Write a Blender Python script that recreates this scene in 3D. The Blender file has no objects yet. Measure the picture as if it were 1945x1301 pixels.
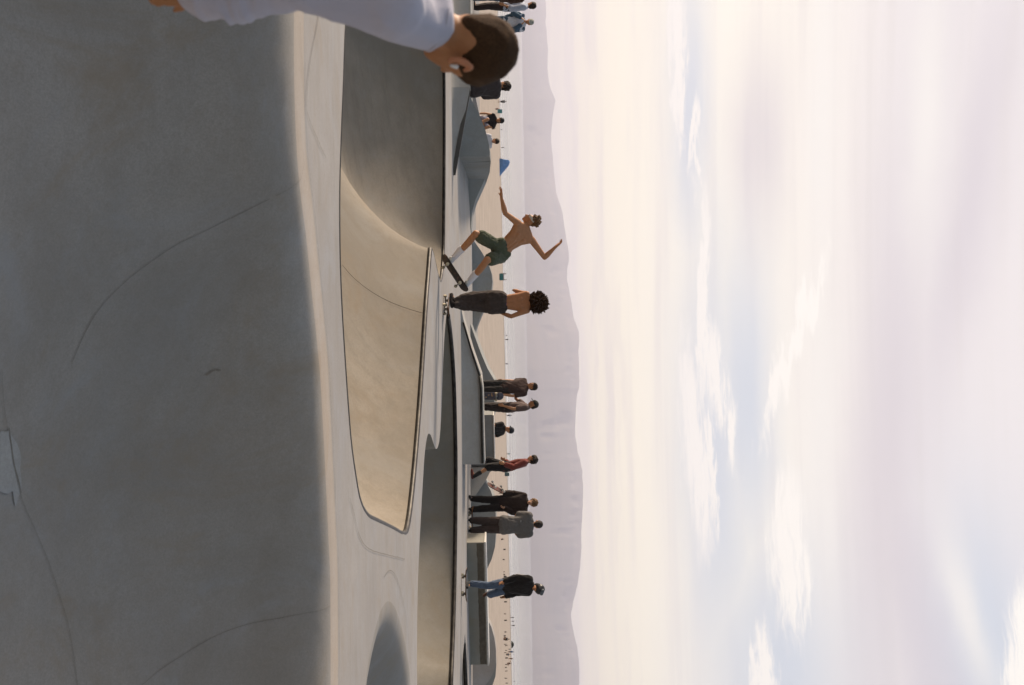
import bpy, bmesh, math, random
import numpy as np
from mathutils import Vector, Matrix, noise
from mathutils.geometry import delaunay_2d_cdt

R = math.radians
random.seed(7)
S = bpy.context.scene
COL = S.collection

# ------------------------------------------------------------------ camera
EYE = Vector((0.0, 0.0, 1.60))
FPX, CX, CY = 2701.0, 972.5, 650.5          # focal length and centre in photograph pixels
TILT, HOR0 = 0.0175, 1003.0
def Hz(u): return HOR0 + TILT * (u - 650.0)
_b0 = (HOR0 - CX) / FPX
_zU = 1.0 / math.sqrt(1 + TILT ** 2 + _b0 ** 2)
_zR, _zF = -TILT * _zU, -_b0 * _zU
_F = Vector((0, math.sqrt(1 - _zF ** 2), _zF))
_ry = -_zR * _zF / _F.y
_Rt = Vector((math.sqrt(1 - _ry ** 2 - _zR ** 2), _ry, _zR))
_U = _Rt.cross(_F)
cam_d = bpy.data.cameras.new("camera")
cam = bpy.data.objects.new("camera", cam_d)
COL.objects.link(cam)
cam_d.sensor_width = 36.0
cam_d.lens = 36.0 * FPX / 1945.0
cam_d.clip_start = 0.1
cam_d.clip_end = 90000.0
X, Y, Z = _U, -_Rt, -_F                       # the photograph is turned a quarter: image right is up
cam.matrix_world = Matrix(((X.x, Y.x, Z.x, EYE.x), (X.y, Y.y, Z.y, EYE.y), (X.z, Y.z, Z.z, EYE.z), (0, 0, 0, 1)))
S.camera = cam
cam_d.dof.use_dof = True
cam_d.dof.focus_distance = 27.0
cam_d.dof.aperture_fstop = 5.6

def ray(x, u):
    return _F + _Rt * ((u - CY) / FPX) + _U * ((x - CX) / FPX)
def P(x, u, y):
    d = ray(x, u)
    return EYE + d * (y / d.y)
def G(x, u, z=0.0):
    d = ray(x, u)
    return EYE + d * ((z - EYE.z) / d.z)

# ------------------------------------------------------------------ light
SUN_EL, SUN_AHEAD = R(20), R(30)
sdir = Vector((-math.cos(SUN_EL) * math.cos(SUN_AHEAD), math.cos(SUN_EL) * math.sin(SUN_AHEAD), math.sin(SUN_EL)))
sun_d = bpy.data.lights.new("sun", 'SUN')
sun_d.energy = 3.0
sun_d.angle = R(7)
sun_d.color = (1.0, 0.835, 0.66)
sun = bpy.data.objects.new("sun", sun_d)
COL.objects.link(sun)
sun.rotation_euler = sdir.to_track_quat('Z', 'Y').to_euler()
sun.location = (-30, 20, 30)

S.view_settings.view_transform = 'Standard'
S.view_settings.look = 'None'
S.view_settings.gamma = 1.0
S.view_settings.exposure = 1.2
S.cycles.use_denoising = True
S.cycles.volume_bounces = 1
S.cycles.max_bounces = 8

world = bpy.data.worlds.new("World")
S.world = world
world.use_nodes = True

class NT:
    """small helper for wiring nodes"""
    def __init__(s, nt): s.nt = nt
    def n(s, t, **kw):
        nd = s.nt.nodes.new(t)
        for k, v in kw.items(): setattr(nd, k, v)
        return nd
    def put(s, sock, v):
        if hasattr(v, 'links') or isinstance(v, bpy.types.NodeSocket): s.nt.links.new(v, sock)
        else: sock.default_value = v
    def m(s, op, a, b=0.0, c=0.0, clamp=False):
        nd = s.n('ShaderNodeMath', operation=op); nd.use_clamp = clamp
        s.put(nd.inputs[0], a); s.put(nd.inputs[1], b); s.put(nd.inputs[2], c)
        return nd.outputs[0]
    def mix(s, f, a, b, bt='MIX'):
        nd = s.n('ShaderNodeMix', data_type='RGBA', blend_type=bt)
        s.put(nd.inputs[0], f); s.put(nd.inputs[6], a); s.put(nd.inputs[7], b)
        return nd.outputs[2]
    def ss(s, v, lo, hi, a=0.0, b=1.0):
        nd = s.n('ShaderNodeMapRange', interpolation_type='SMOOTHSTEP')
        s.put(nd.inputs[0], v); nd.inputs[1].default_value = lo; nd.inputs[2].default_value = hi
        nd.inputs[3].default_value = a; nd.inputs[4].default_value = b
        return nd.outputs[0]
    def xyz(s, x, y, z):
        nd = s.n('ShaderNodeCombineXYZ')
        s.put(nd.inputs[0], x); s.put(nd.inputs[1], y); s.put(nd.inputs[2], z)
        return nd.outputs[0]
    def noise(s, vec, scale, detail=4, rough=0.55, dist=0.0):
        nd = s.n('ShaderNodeTexNoise')
        s.put(nd.inputs['Vector'], vec); nd.inputs['Scale'].default_value = scale
        nd.inputs['Detail'].default_value = detail; nd.inputs['Roughness'].default_value = rough
        nd.inputs['Distortion'].default_value = dist
        return nd.outputs['Fac']

def build_sky():
    nt = world.node_tree
    nt.nodes.clear()
    w = NT(nt)
    out = w.n('ShaderNodeOutputWorld'); bg = w.n('ShaderNodeBackground')
    nt.links.new(bg.outputs[0], out.inputs[0])
    sky = w.n('ShaderNodeTexSky', sky_type='NISHITA')
    sky.sun_disc = False
    sky.sun_elevation = SUN_EL
    sky.sun_rotation = math.atan2(sdir.x, sdir.y)
    sky.air_density = 1.2; sky.dust_density = 2.0
    tc = w.n('ShaderNodeTexCoord')
    sep = w.n('ShaderNodeSeparateXYZ')
    nt.links.new(tc.outputs['Generated'], sep.inputs[0])
    x, y, z = sep.outputs
    el = w.m('MULTIPLY', w.m('ARCSINE', z), 57.2958)
    az = w.m('MULTIPLY', w.m('ARCTAN2', x, y), 57.2958)
    # wobble so cloud edges are ragged
    vec = w.xyz(w.m('MULTIPLY', az, 0.10), w.m('MULTIPLY', el, 0.42), 0.0)
    wob = w.m('SUBTRACT', w.noise(vec, 1.1, 6, 0.6, 0.6), 0.5)
    wob2 = w.m('SUBTRACT', w.noise(w.xyz(w.m('MULTIPLY', az, 0.30), w.m('MULTIPLY', el, 1.9), 3.0), 1.5, 8, 0.66, 0.3), 0.5)
    elw = w.m('ADD', el, w.m('MULTIPLY', wob, 1.3))
    elr = w.m('ADD', elw, w.m('MULTIPLY', wob2, 1.5))
    azr = w.m('ADD', az, w.m('MULTIPLY', wob2, 3.0))
    def blob(a0, e0, sa, se, rot=0.0, ragged=True):
        A = w.m('SUBTRACT', azr if ragged else az, a0)
        E = w.m('SUBTRACT', elr if ragged else elw, e0)
        c, s_ = math.cos(R(rot)), math.sin(R(rot))
        p = w.m('ADD', w.m('MULTIPLY', A, c / sa), w.m('MULTIPLY', E, s_ / sa))
        q = w.m('SUBTRACT', w.m('MULTIPLY', E, c / se), w.m('MULTIPLY', A, s_ / se))
        r2 = w.m('ADD', w.m('MULTIPLY', p, p), w.m('MULTIPLY', q, q))
        return w.m('EXPONENT', w.m('MULTIPLY', r2, -1.0))
    def total(bs, clamp=True):
        t = bs[0]
        for b in bs[1:]: t = w.m('MAXIMUM', t, b)
        return t
    # veil: cream at the skyline, paler and pinker higher up
    veil = w.mix(w.ss(el, 1.5, 6.5), (1.27, 1.15, 0.80, 1), (1.10, 1.02, 0.87, 1))
    veil = w.mix(w.ss(el, 7.0, 16.0), veil, (0.87, 0.805, 0.805, 1))
    band = w.noise(w.xyz(w.m('MULTIPLY', az, 0.03), w.m('MULTIPLY', el, 1.0), 8.0), 1.8, 4, 0.5, 0.2)
    veil = w.mix(w.ss(band, 0.45, 0.72, 0.0, 0.45), veil, (0.80, 0.73, 0.70, 1))
    stk = w.noise(w.xyz(w.m('MULTIPLY', az, 0.045), w.m('MULTIPLY', elw, 1.0), 21.0), 3.4, 5, 0.6, 0.15)
    veil = w.mix(w.m('MULTIPLY', w.ss(stk, 0.48, 0.66), w.ss(el, 1.5, 6.0, 0.55, 0.0)), veil, (0.80, 0.72, 0.68, 1))
    blue = total([blob(5.0, 7.3, 10, 1.5, 0, False), blob(13.0, 9.5, 5.5, 3.2, 0, False), blob(2.5, 8.6, 7.0, 1.3, 0, False),
                  blob(12.5, 17.0, 6, 2.2, 0, False), blob(-9, 6.6, 6, 0.8, 0, False)])
    veil = w.mix(w.m('MULTIPLY', blue, 0.85), veil, (0.585, 0.66, 0.775, 1))
    lav = total([blob(3.0, 14.2, 16, 1.7, -6, False), blob(-8.0, 9.3, 4, 1.2, 0, False), blob(10, 14.5, 10, 1.6, 8, False), blob(-5, 17.0, 10, 1.2, -10, False)])
    veil = w.mix(w.m('MULTIPLY', lav, 0.6), veil, (0.635, 0.57, 0.63, 1))
    wh = total([blob(-0.8, 7.1, 5.0, 0.30), blob(1.5, 7.5, 2.2, 0.30), blob(4.2, 6.6, 4.6, 0.48, 3), blob(3.4, 8.0, 2.0, 0.26), blob(5.0, 7.2, 2.6, 0.22), blob(-11.0, 6.1, 3.6, 0.28), blob(-8.0, 6.8, 1.8, 0.26),
                blob(8.6, 10.1, 3.6, 0.75), blob(0.2, 10.5, 4.4, 0.34, -19), blob(13.2, 8.9, 2.2, 0.45), blob(12.0, 18.8, 4.5, 0.9, -15, False)])
    soft = total([blob(-9.0, 11.7, 7.0, 0.6, 0, False), blob(3.0, 11.5, 8.0, 0.8, 0, False), blob(-9.0, 15.5, 6.0, 0.8, 0, False), blob(11.0, 16.5, 3.5, 0.6, 10, False)])
    veil = w.mix(w.m('MULTIPLY', soft, 0.75), veil, (0.96, 0.91, 0.86, 1))
    wisp = w.noise(w.xyz(w.m('MULTIPLY', az, 0.16), w.m('MULTIPLY', elw, 2.6), 13.0), 2.2, 9, 0.7, 0.7)
    wh = w.m('MULTIPLY', wh, w.ss(wisp, 0.25, 0.75, 0.45, 1.6))
    veil = w.mix(w.ss(wh, 0.20, 0.80, 0.0, 0.95), veil, (1.06, 1.0, 0.93, 1))
    # broken cloud for the rest of the dome
    gen = w.noise(w.xyz(w.m('DIVIDE', x, w.m('ADD', w.m('ABSOLUTE', z), 0.25)), w.m('DIVIDE', y, w.m('ADD', w.m('ABSOLUTE', z), 0.25)), 0), 1.4, 6, 0.6)
    front = w.ss(w.m('ADD', w.m('MULTIPLY', y, 0.95), w.m('MULTIPLY', x, -0.30)), 0.10, 0.90)
    low = w.ss(el, 22.0, 45.0, 1.0, 0.0)
    cover = w.m('MAXIMUM', w.m('MULTIPLY', front, low), w.ss(gen, 0.56, 0.75, 0.0, 0.30))
    BR = 5.6
    bright = w.mix(1.0, veil, (BR, BR, BR, 1), 'MULTIPLY')
    dim = w.ss(el, 2.0, 60.0, 0.30, 1.45)
    shade = w.mix(1.0, sky.outputs[0], w.xyz(w.m('MULTIPLY', dim, 1.20), dim, w.m('MULTIPLY', dim, 0.80)), 'MULTIPLY')
    colr = w.mix(w.m('MULTIPLY', cover, 0.94), shade, bright)
    nt.links.new(colr, bg.inputs['Color'])
    bg.inputs['Strength'].default_value = 0.085
build_sky()

# ------------------------------------------------------------------ materials
def mat_base(name):
    m = bpy.data.materials.new(name); m.use_nodes = True
    w = NT(m.node_tree)
    b = m.node_tree.nodes['Principled BSDF']
    return m, w, b

def concrete(name, col, var=0.16, streak=0.10, rough=0.85, mottle=1.0, spec=0.25, sc=1.0):
    m, w, b = mat_base(name)
    tc = w.n('ShaderNodeTexCoord')
    o = tc.outputs['Object']
    big = w.noise(o, 0.45 * sc, 5, 0.6, 0.3)
    mid = w.noise(o, 3.1 * sc, 6, 0.65)
    fine = w.noise(o, 70 * sc, 3, 0.7)
    mp = w.n('ShaderNodeMapping'); mp.inputs['Scale'].default_value = (0.25, 2.6, 2.6); mp.inputs['Rotation'].default_value = (0, 0, 0.22)
    w.put(mp.inputs['Vector'], o)
    st = w.noise(mp.outputs[0], 2.2, 6, 0.7, 0.2)
    dark = tuple(c * (1 - 1.6 * var) for c in col) + (1,)
    lite = tuple(min(1, c * (1 + var)) for c in col) + (1,)
    c = w.mix(w.ss(big, 0.3, 0.7), dark, lite)
    c = w.mix(w.ss(mid, 0.35, 0.75, 0.0, 0.45), c, (col[0] * .82, col[1] * .80, col[2] * .76, 1))
    c = w.mix(w.ss(st, 0.42, 0.72, 0.0, streak * 3), c, (col[0] * .70, col[1] * .69, col[2] * .66, 1))
    stain = w.noise(o, 1.3 * sc, 8, 0.75, 1.2)
    c = w.mix(w.ss(stain, 0.62, 0.75, 0.0, 0.35), c, (col[0] * .62, col[1] * .57, col[2] * .5, 1))
    c = w.mix(w.ss(fine, 0.25, 0.8, 0.0, 0.50), c, (col[0] * .6, col[1] * .6, col[2] * .6, 1))
    grit = w.noise(o, 24 * sc, 4, 0.75)
    c = w.mix(w.ss(grit, 0.42, 0.72, 0.0, 0.30), c, (col[0] * .66, col[1] * .65, col[2] * .63, 1))
    # brown and blue-grey mottling of old hand-trowelled concrete, and pale wheel arcs
    mo = w.noise(o, 0.75 * sc, 7, 0.72, 0.8)
    c = w.mix(w.ss(mo, 0.50, 0.72, 0.0, 0.55 * mottle), c, (col[0] * .80, col[1] * .70, col[2] * .57, 1))
    c = w.mix(w.ss(mo, 0.50, 0.30, 0.0, 0.45 * mottle), c, (col[0] * .92, col[1] * 1.0, col[2] * 1.12, 1))
    wv = w.n('ShaderNodeTexWave', wave_type='RINGS'); wv.inputs['Scale'].default_value = 0.33; wv.inputs['Distortion'].default_value = 9.0
    wv.inputs['Detail'].default_value = 3.0; wv.inputs['Detail Scale'].default_value = 0.35
    w.put(wv.inputs['Vector'], o)
    c = w.mix(w.m('MULTIPLY', w.ss(wv.outputs['Fac'], 0.93, 1.0, 0.0, 0.10 * mottle), w.ss(mid, 0.4, 0.6)), c, (col[0] * .60, col[1] * .57, col[2] * .52, 1))
    w.put(b.inputs['Base Color'], c)
    b.inputs['Roughness'].default_value = rough
    b.inputs['Specular IOR Level'].default_value = spec
    bp = w.n('ShaderNodeBump'); bp.inputs['Strength'].default_value = 0.25; bp.inputs['Distance'].default_value = 0.01
    hsum = w.m('ADD', w.m('MULTIPLY', mid, 1.0), w.m('MULTIPLY', fine, 0.35))
    w.put(bp.inputs['Height'], hsum)
    w.put(b.inputs['Normal'], bp.outputs[0])
    return m

def plain(name, col, rough=0.7, metal=0.0, var=0.25, scale=30.0, bump=0.15, spec=0.3, fleck=None):
    m, w, b = mat_base(name)
    tc = w.n('ShaderNodeTexCoord')
    n1 = w.noise(tc.outputs['Object'], scale, 5, 0.6)
    n2 = w.noise(tc.outputs['Object'], scale * 0.22, 4, 0.6)
    c = w.mix(w.ss(n1, 0.3, 0.7, 0, 0.7), tuple(x * (1 - var) for x in col) + (1,), tuple(min(1, x * (1 + var * .6)) for x in col) + (1,))
    c = w.mix(w.ss(n2, 0.35, 0.7, 0, 0.4), c, tuple(x * (1 - var * 0.9) for x in col) + (1,))
    if fleck:
        c = w.mix(w.ss(w.noise(tc.outputs['Object'], scale * 1.7, 2, 0.5), 0.58, 0.66, 0, 0.7), c, tuple(fleck) + (1,))
    w.put(b.inputs['Base Color'], c)
    b.inputs['Roughness'].default_value = rough
    b.inputs['Metallic'].default_value = metal
    b.inputs['Specular IOR Level'].default_value = spec
    if bump:
        bp = w.n('ShaderNodeBump'); bp.inputs['Strength'].default_value = bump; bp.inputs['Distance'].default_value = 0.01
        w.put(bp.inputs['Height'], n1); w.put(b.inputs['Normal'], bp.outputs[0])
    return m

def skin_mat(name, col):
    m = plain(name, col, rough=0.55, var=0.14, scale=22, bump=0.05, spec=0.35)
    b = m.node_tree.nodes['Principled BSDF']
    b.inputs['Subsurface Weight'].default_value = 0.08
    b.inputs['Subsurface Radius'].default_value = (0.02, 0.008, 0.004)
    return m

def cloth_mat(name, col, var=0.2, scale=45, fleck=None):
    m = plain(name, col, rough=0.95, var=var, scale=scale, bump=0.25, spec=0.1, fleck=fleck)
    m.node_tree.nodes['Principled BSDF'].inputs['Sheen Weight'].default_value = 0.15
    return m

M = {}
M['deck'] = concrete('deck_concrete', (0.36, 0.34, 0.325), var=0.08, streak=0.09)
M['lip'] = concrete('bank_concrete', (0.325, 0.303, 0.278), var=0.11, streak=0.06, mottle=1.25)
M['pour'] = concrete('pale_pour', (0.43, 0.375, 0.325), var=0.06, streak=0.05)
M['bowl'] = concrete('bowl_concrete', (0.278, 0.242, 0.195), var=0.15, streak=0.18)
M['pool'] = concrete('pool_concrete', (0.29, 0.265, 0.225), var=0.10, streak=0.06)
M['bank'] = concrete('grey_bank_concrete', (0.37, 0.355, 0.33), var=0.10, streak=0.08)
M['wave'] = concrete('wave_concrete', (0.30, 0.305, 0.295), var=0.10, streak=0.06)
M['ledge'] = concrete('ledge_concrete', (0.33, 0.315, 0.275), var=0.12, streak=0.10)
M['steel'] = plain('rusted_steel', (0.055, 0.048, 0.04), rough=0.5, metal=0.5, var=0.75, scale=7)
M['joint'] = plain('joint_filler', (0.155, 0.145, 0.13), rough=0.95, bump=0)
M['crack'] = plain('crack_dirt', (0.225, 0.203, 0.175), rough=0.95, bump=0)
M['patch'] = concrete('patch_mortar', (0.375, 0.37, 0.36), var=0.1)
M['white_edge'] = plain('pale_edge', (0.7, 0.67, 0.62), rough=0.6, bump=0.05)

# ------------------------------------------------------------------ object helpers
def tag(o, label=None, cat=None, group=None, kind=None):
    if label: o['label'] = label
    if cat: o['category'] = cat
    if group: o['group'] = group
    if kind: o['kind'] = kind
    return o
def link(name, me, mat=None, parent=None):
    o = bpy.data.objects.new(name, me); COL.objects.link(o)
    if mat is not None:
        for mm in (mat if isinstance(mat, (list, tuple)) else [mat]): me.materials.append(mm)
    if parent: o.parent = parent
    return o
def empty(name, loc):
    o = bpy.data.objects.new(name, None); COL.objects.link(o)
    o.location = loc; o.empty_display_size = 0.1
    return o
def finish(bm, name, mat, parent=None, smooth=True, origin=None):
    me = bpy.data.meshes.new(name)
    bm.to_mesh(me); bm.free()
    if smooth:
        for p in me.polygons: p.use_smooth = True
    if origin is not None: me.transform(Matrix.Translation(-Vector(origin)))
    o = link(name, me, mat, parent)
    if origin is not None and parent is None: o.location = origin
    return o

# ------------------------------------------------------------------ concrete ground with bowls
def resample(pts, step):
    pts = [Vector(p) for p in pts]
    # Catmull-Rom through the points, then even spacing
    dense = []
    n = len(pts)
    for i in range(n - 1):
        p0 = pts[max(i - 1, 0)]; p1 = pts[i]; p2 = pts[i + 1]; p3 = pts[min(i + 2, n - 1)]
        for k in range(16):
            t = k / 16
            dense.append(0.5 * ((2 * p1) + (p2 - p0) * t + (2 * p0 - 5 * p1 + 4 * p2 - p3) * t * t + (3 * p1 - p0 - 3 * p2 + p3) * t ** 3))
    dense.append(pts[-1])
    out = [dense[0]]; acc = 0.0
    for a, b in zip(dense, dense[1:]):
        L = (b - a).length
        acc += L
        if acc >= step: out.append(b); acc = 0.0
    if (out[-1] - dense[-1]).length > step * 0.3: out.append(dense[-1])
    else: out[-1] = dense[-1]
    return out
def gpts(lst): return [G(x, u).xy for x, u in lst]

class Region:
    """closed plan outline of a dip in the concrete, with a wall profile z(d) for the distance d from its rim"""
    def __init__(s, loop, prof):
        s.loop = [Vector(p) for p in loop]
        a = np.array([(p.x, p.y) for p in s.loop]); s.a = a; s.b = np.roll(a, -1, axis=0)
        s.prof = prof
    def dist(s, q):
        q = np.asarray(q, float)
        out = np.full(len(q), 1e9)
        ab = s.b - s.a; L2 = (ab ** 2).sum(1) + 1e-12
        for i in range(0, len(q), 4000):
            c = q[i:i + 4000]
            t = ((c[:, None, :] - s.a[None]) * ab[None]).sum(2) / L2[None]
            t = np.clip(t, 0, 1)
            d = np.sqrt((((s.a[None] + t[..., None] * ab[None]) - c[:, None, :]) ** 2).sum(2))
            out[i:i + 4000] = d.min(1)
        return out
    def inside(s, q):
        q = np.asarray(q, float)
        x, y = q[:, 0], q[:, 1]; res = np.zeros(len(q), bool)
        for (x0, y0), (x1, y1) in zip(s.a, s.b):
            c = ((y0 > y) != (y1 > y))
            with np.errstate(divide='ignore', invalid='ignore'):
                xi = (x1 - x0) * (y - y0) / (y1 - y0 + 1e-15) + x0
            res ^= c & (x < xi)
        return res
    def z(s, q):
        d = s.dist(q)
        return np.where(s.inside(q), np.interp(d, s.prof[0], s.prof[1]), 0.0)
    def zat(s, x, y): return float(s.z([(x, y)])[0])
    def mesh(s, name, mat, parent, step, rings, soft=0.5):
        lo, hi = s.a.min(0), s.a.max(0)
        gx = np.arange(lo[0], hi[0], step); gy = np.arange(lo[1], hi[1], step * 0.9)
        q = np.array([(x + (step / 2 if j % 2 else 0), y) for j, y in enumerate(gy) for x in gx])
        q = q[s.inside(q)]
        d = s.dist(q)
        q = q[d > (max(rings) if rings else 0.0) + step * 0.4]
        extra = []
        n = len(s.loop)
        for i in range(n):
            t = s.loop[(i + 1) % n] - s.loop[i - 1]
            if t.length < 1e-6: continue
            nn = Vector((-t.y, t.x)).normalized()
            for r in rings:
                for sg in (1, -1):
                    extra.append(((s.loop[i] + nn * r * sg).x, (s.loop[i] + nn * r * sg).y, r))
        if extra:
            e = np.array(extra)
            ok = s.inside(e[:, :2]) & (np.abs(s.dist(e[:, :2]) - e[:, 2]) < 0.12 * e[:, 2] + 0.002)
            e = e[ok]
            q = np.vstack([q, e[:, :2]]) if len(e) else q
        verts = [p for p in s.loop] + [Vector((float(a), float(b))) for a, b in q]
        edges = [(i, (i + 1) % n) for i in range(n)]
        vo, eo, fo, ov, oe, of = delaunay_2d_cdt(verts, edges, [], 0, 1e-5)
        V = np.array([(v.x, v.y) for v in vo])
        # average the profile over a small disc so creases along the middle of the dip stay soft
        d0 = s.dist(V); zz = np.zeros(len(V)); nS = 20
        for i in range(nS):
            an = 2 * math.pi * i * 0.618; rr_ = np.minimum(d0 * 0.95, soft) * math.sqrt((i + 0.5) / nS)
            zz += np.interp(s.dist(V + np.stack([np.cos(an) * rr_, np.sin(an) * rr_], 1)), s.prof[0], s.prof[1]) / nS
        rim = np.array([any(k < n for k in o_) for o_ in ov])
        zz[rim] = 0.0
        cen = np.array([V[list(f)].mean(0) for f in fo])
        keep = s.inside(cen)
        bm = bmesh.new()
        bv = [bm.verts.new((V[i, 0], V[i, 1], zz[i])) for i in range(len(V))]
        for f, k in zip(fo, keep):
            if k: bm.faces.new([bv[i] for i in f])
        for v in [v for v in bm.verts if not v.link_faces]: bm.verts.remove(v)
        bmesh.ops.recalc_face_normals(bm, faces=bm.faces)
        if sum(f.normal.z for f in bm.faces) < 0:
            bmesh.ops.reverse_faces(bm, faces=bm.faces)
        return finish(bm, name, mat, parent)

def arc_profile(Rr, start=0.0):
    th = np.linspace(0, math.pi / 2, 40)
    d = Rr * (1 - np.cos(th)); z = -Rr * np.sin(th)
    return np.concatenate([[0.0], d[1:], [60]]), np.concatenate([[0.0], z[1:], [-Rr]])
def roll_profile(flat, r, alpha, Rr):
    al = R(alpha); d = [0.0, flat]; z = [0.0, 0.0]
    for t in np.linspace(0, al, 24)[1:]:
        d.append(flat + r * math.sin(t)); z.append(-r * (1 - math.cos(t)))
    d0, z0 = d[-1], z[-1]
    for t in np.linspace(al, 0, 40)[1:]:
        d.append(d0 + Rr * (math.sin(al) - math.sin(t))); z.append(z0 - Rr * (math.cos(t) - math.cos(al)))
    d.append(60.0); z.append(z[-1])
    return np.array(d), np.array(z)

# near bank: its far side rolls over at the seam line
seam_px = [(578, -160), (577, 0), (577, 110), (578, 200), (582, 290), (590, 360), (595, 400), (603, 480), (608, 530), (614, 590),
           (622, 680), (628, 790), (633, 890), (637, 980), (641, 1070), (642, 1200), (642, 1301), (640, 1500), (632, 1750)]
seam = resample(gpts(seam_px), 0.12)
near_loop = list(seam) + resample([seam[-1], Vector((6.3, 9.4)), Vector((6.9, 7.4)), Vector((5.8, 4.6)), Vector((3.5, 3.72)), Vector((0, 3.68)),
                                   Vector((-2.5, 3.75)), Vector((-4.2, 5.2)), Vector((-4.9, 7.6)), Vector((-4.5, 9.8)), seam[0]], 0.15)[1:-1]
NEAR = Region(near_loop, roll_profile(0.40, 0.40, 66, 2.8))

front_px = [(700, -600), (668, -300), (660, 0), (655, 60), (652, 150), (648, 250), (645, 350), (645, 450), (646.5, 520), (650, 600), (655, 680), (660.5, 760), (667, 840),
            (676, 905), (683, 943), (691, 965)]
end_px = [(691, 965), (701, 979), (715, 986.5), (745, 1001), (764, 1012)]
back_px = [(764, 1012), (772, 1013.5), (777.5, 1003), (784, 960), (792, 880), (800, 780), (806.5, 680), (812.5, 580), (817, 520), (819.5, 486), (820.5, 473)]
pocket_px = [(820.5, 473), (823.5, 480), (828, 500), (833.5, 524), (837.2, 535), (840, 530), (842.5, 512), (844.5, 480), (845.3, 440), (846, 350), (846.4, 250), (846, 150), (844, 40), (836, -150), (800, -420)]
main_loop = (resample(gpts(front_px), 0.10) + resample(gpts(end_px), 0.10)[1:] + resample(gpts(back_px), 0.10)[1:] +
             resample(gpts(pocket_px), 0.10)[1:])
lw = [main_loop[-1] + Vector((-1.2, -2.5)), main_loop[0] + Vector((-1.6, 3))]
main_loop = main_loop + resample([main_loop[-1]] + lw + [main_loop[0]], 0.2)[1:-1]
MAIN = Region(main_loop, (np.array([0, .05, .18, .34, .61, .94, 1.3, 1.8, 2.4, 3.2, 60]), -np.array([0, .17, .43, .69, .98, 1.26, 1.5, 1.74, 1.9, 1.97, 1.97])))

pool_near = [(850.5, 584), (848, 597), (843.5, 650), (840.3, 730), (838, 790), (835, 832), (832.5, 846), (829.5, 852.5), (826.3, 850), (823, 841), (818.5, 827), (814.5, 823.5),
             (811.5, 829), (808.5, 846), (806, 870), (803.8, 905), (799.5, 980), (796, 1050), (793.3, 1130), (792, 1250), (792.5, 1301), (794, 1420), (800, 1600)]
pool_far = [(855, 1600), (858, 1420), (860.5, 1301), (862.5, 1250), (865, 1180), (867, 1100), (868.6, 1000), (869.2, 900), (868.5, 830), (865.5, 720), (860, 640), (854.5, 597)]
pool_loop = resample(gpts(pool_near), 0.10)
pf = resample(gpts(pool_far), 0.10)
pool_loop = pool_loop + resample([pool_loop[-1], (pool_loop[-1] + pf[0]) / 2 + Vector((1.0, 0)), pf[0]], 0.2)[1:-1] + pf
POOL = Region(pool_loop, arc_profile(1.9))

dip_px = [(690, 1560), (691, 1420), (694, 1301), (703, 1240), (714, 1190), (725, 1156), (738, 1142), (752, 1158), (766, 1205), (776, 1262), (780, 1301), (783, 1420), (782, 1560)]
dip_loop = resample(gpts(dip_px), 0.12)
dip_loop = dip_loop + resample([dip_loop[-1], (dip_loop[-1] + dip_loop[0]) / 2 + Vector((0.8, 0)), dip_loop[0]], 0.2)[1:-1]
DIP = Region(dip_loop, roll_profile(0.05, 0.55, 50, 1.1))

tile_near = [(883.2, 1203), (881.5, 1222), (879.3, 1245), (877.7, 1275), (876.6, 1301), (874.5, 1400), (874, 1500)]
tile_far = [(894, 1500), (891.8, 1400), (888.4, 1301), (887.3, 1275), (885.8, 1245), (884.6, 1222)]
tile_loop = resample(gpts(tile_near), 0.12)
tf = resample(gpts(tile_far), 0.10)
tile_loop = tile_loop + resample([tile_loop[-1], (tile_loop[-1] + tf[0]) / 2 + Vector((0.4, 0)), tf[0]], 0.2)[1:-1] + tf
TILE = Region(tile_loop, arc_profile(1.2))

DX0, DX1, DY0, DY1 = -26.0, 26.0, -6.0, 45.5
def build_deck():
    regs = [NEAR, MAIN, POOL, DIP, TILE]
    verts = [Vector((DX0, DY0)), Vector((DX1, DY0)), Vector((DX1, DY1)), Vector((DX0, DY1))]
    edges = [(0, 1), (1, 2), (2, 3), (3, 0)]
    for r in regs:
        b = len(verts); n = len(r.loop)
        verts += list(r.loop); edges += [(b + i, b + (i + 1) % n) for i in range(n)]
    vo, eo, fo, *_ = delaunay_2d_cdt(verts, edges, [], 0, 1e-5)
    V = np.array([(v.x, v.y) for v in vo]); cen = np.array([V[list(f)].mean(0) for f in fo])
    cut = np.zeros(len(fo), bool)
    for r in regs: cut |= r.inside(cen)
    bm = bmesh.new(); bv = [bm.verts.new((v.x, v.y, 0)) for v in vo]
    for f, k in zip(fo, cut):
        if not k: bm.faces.new([bv[i] for i in f])
    for v in [v for v in bm.verts if not v.link_faces]: bm.verts.remove(v)
    bmesh.ops.recalc_face_normals(bm, faces=bm.faces)
    if sum(f.normal.z for f in bm.faces) < 0: bmesh.ops.reverse_faces(bm, faces=bm.faces)
    return tag(finish(bm, 'concrete_deck', M['deck'], smooth=False), kind='structure')
deck = build_deck()

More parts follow.
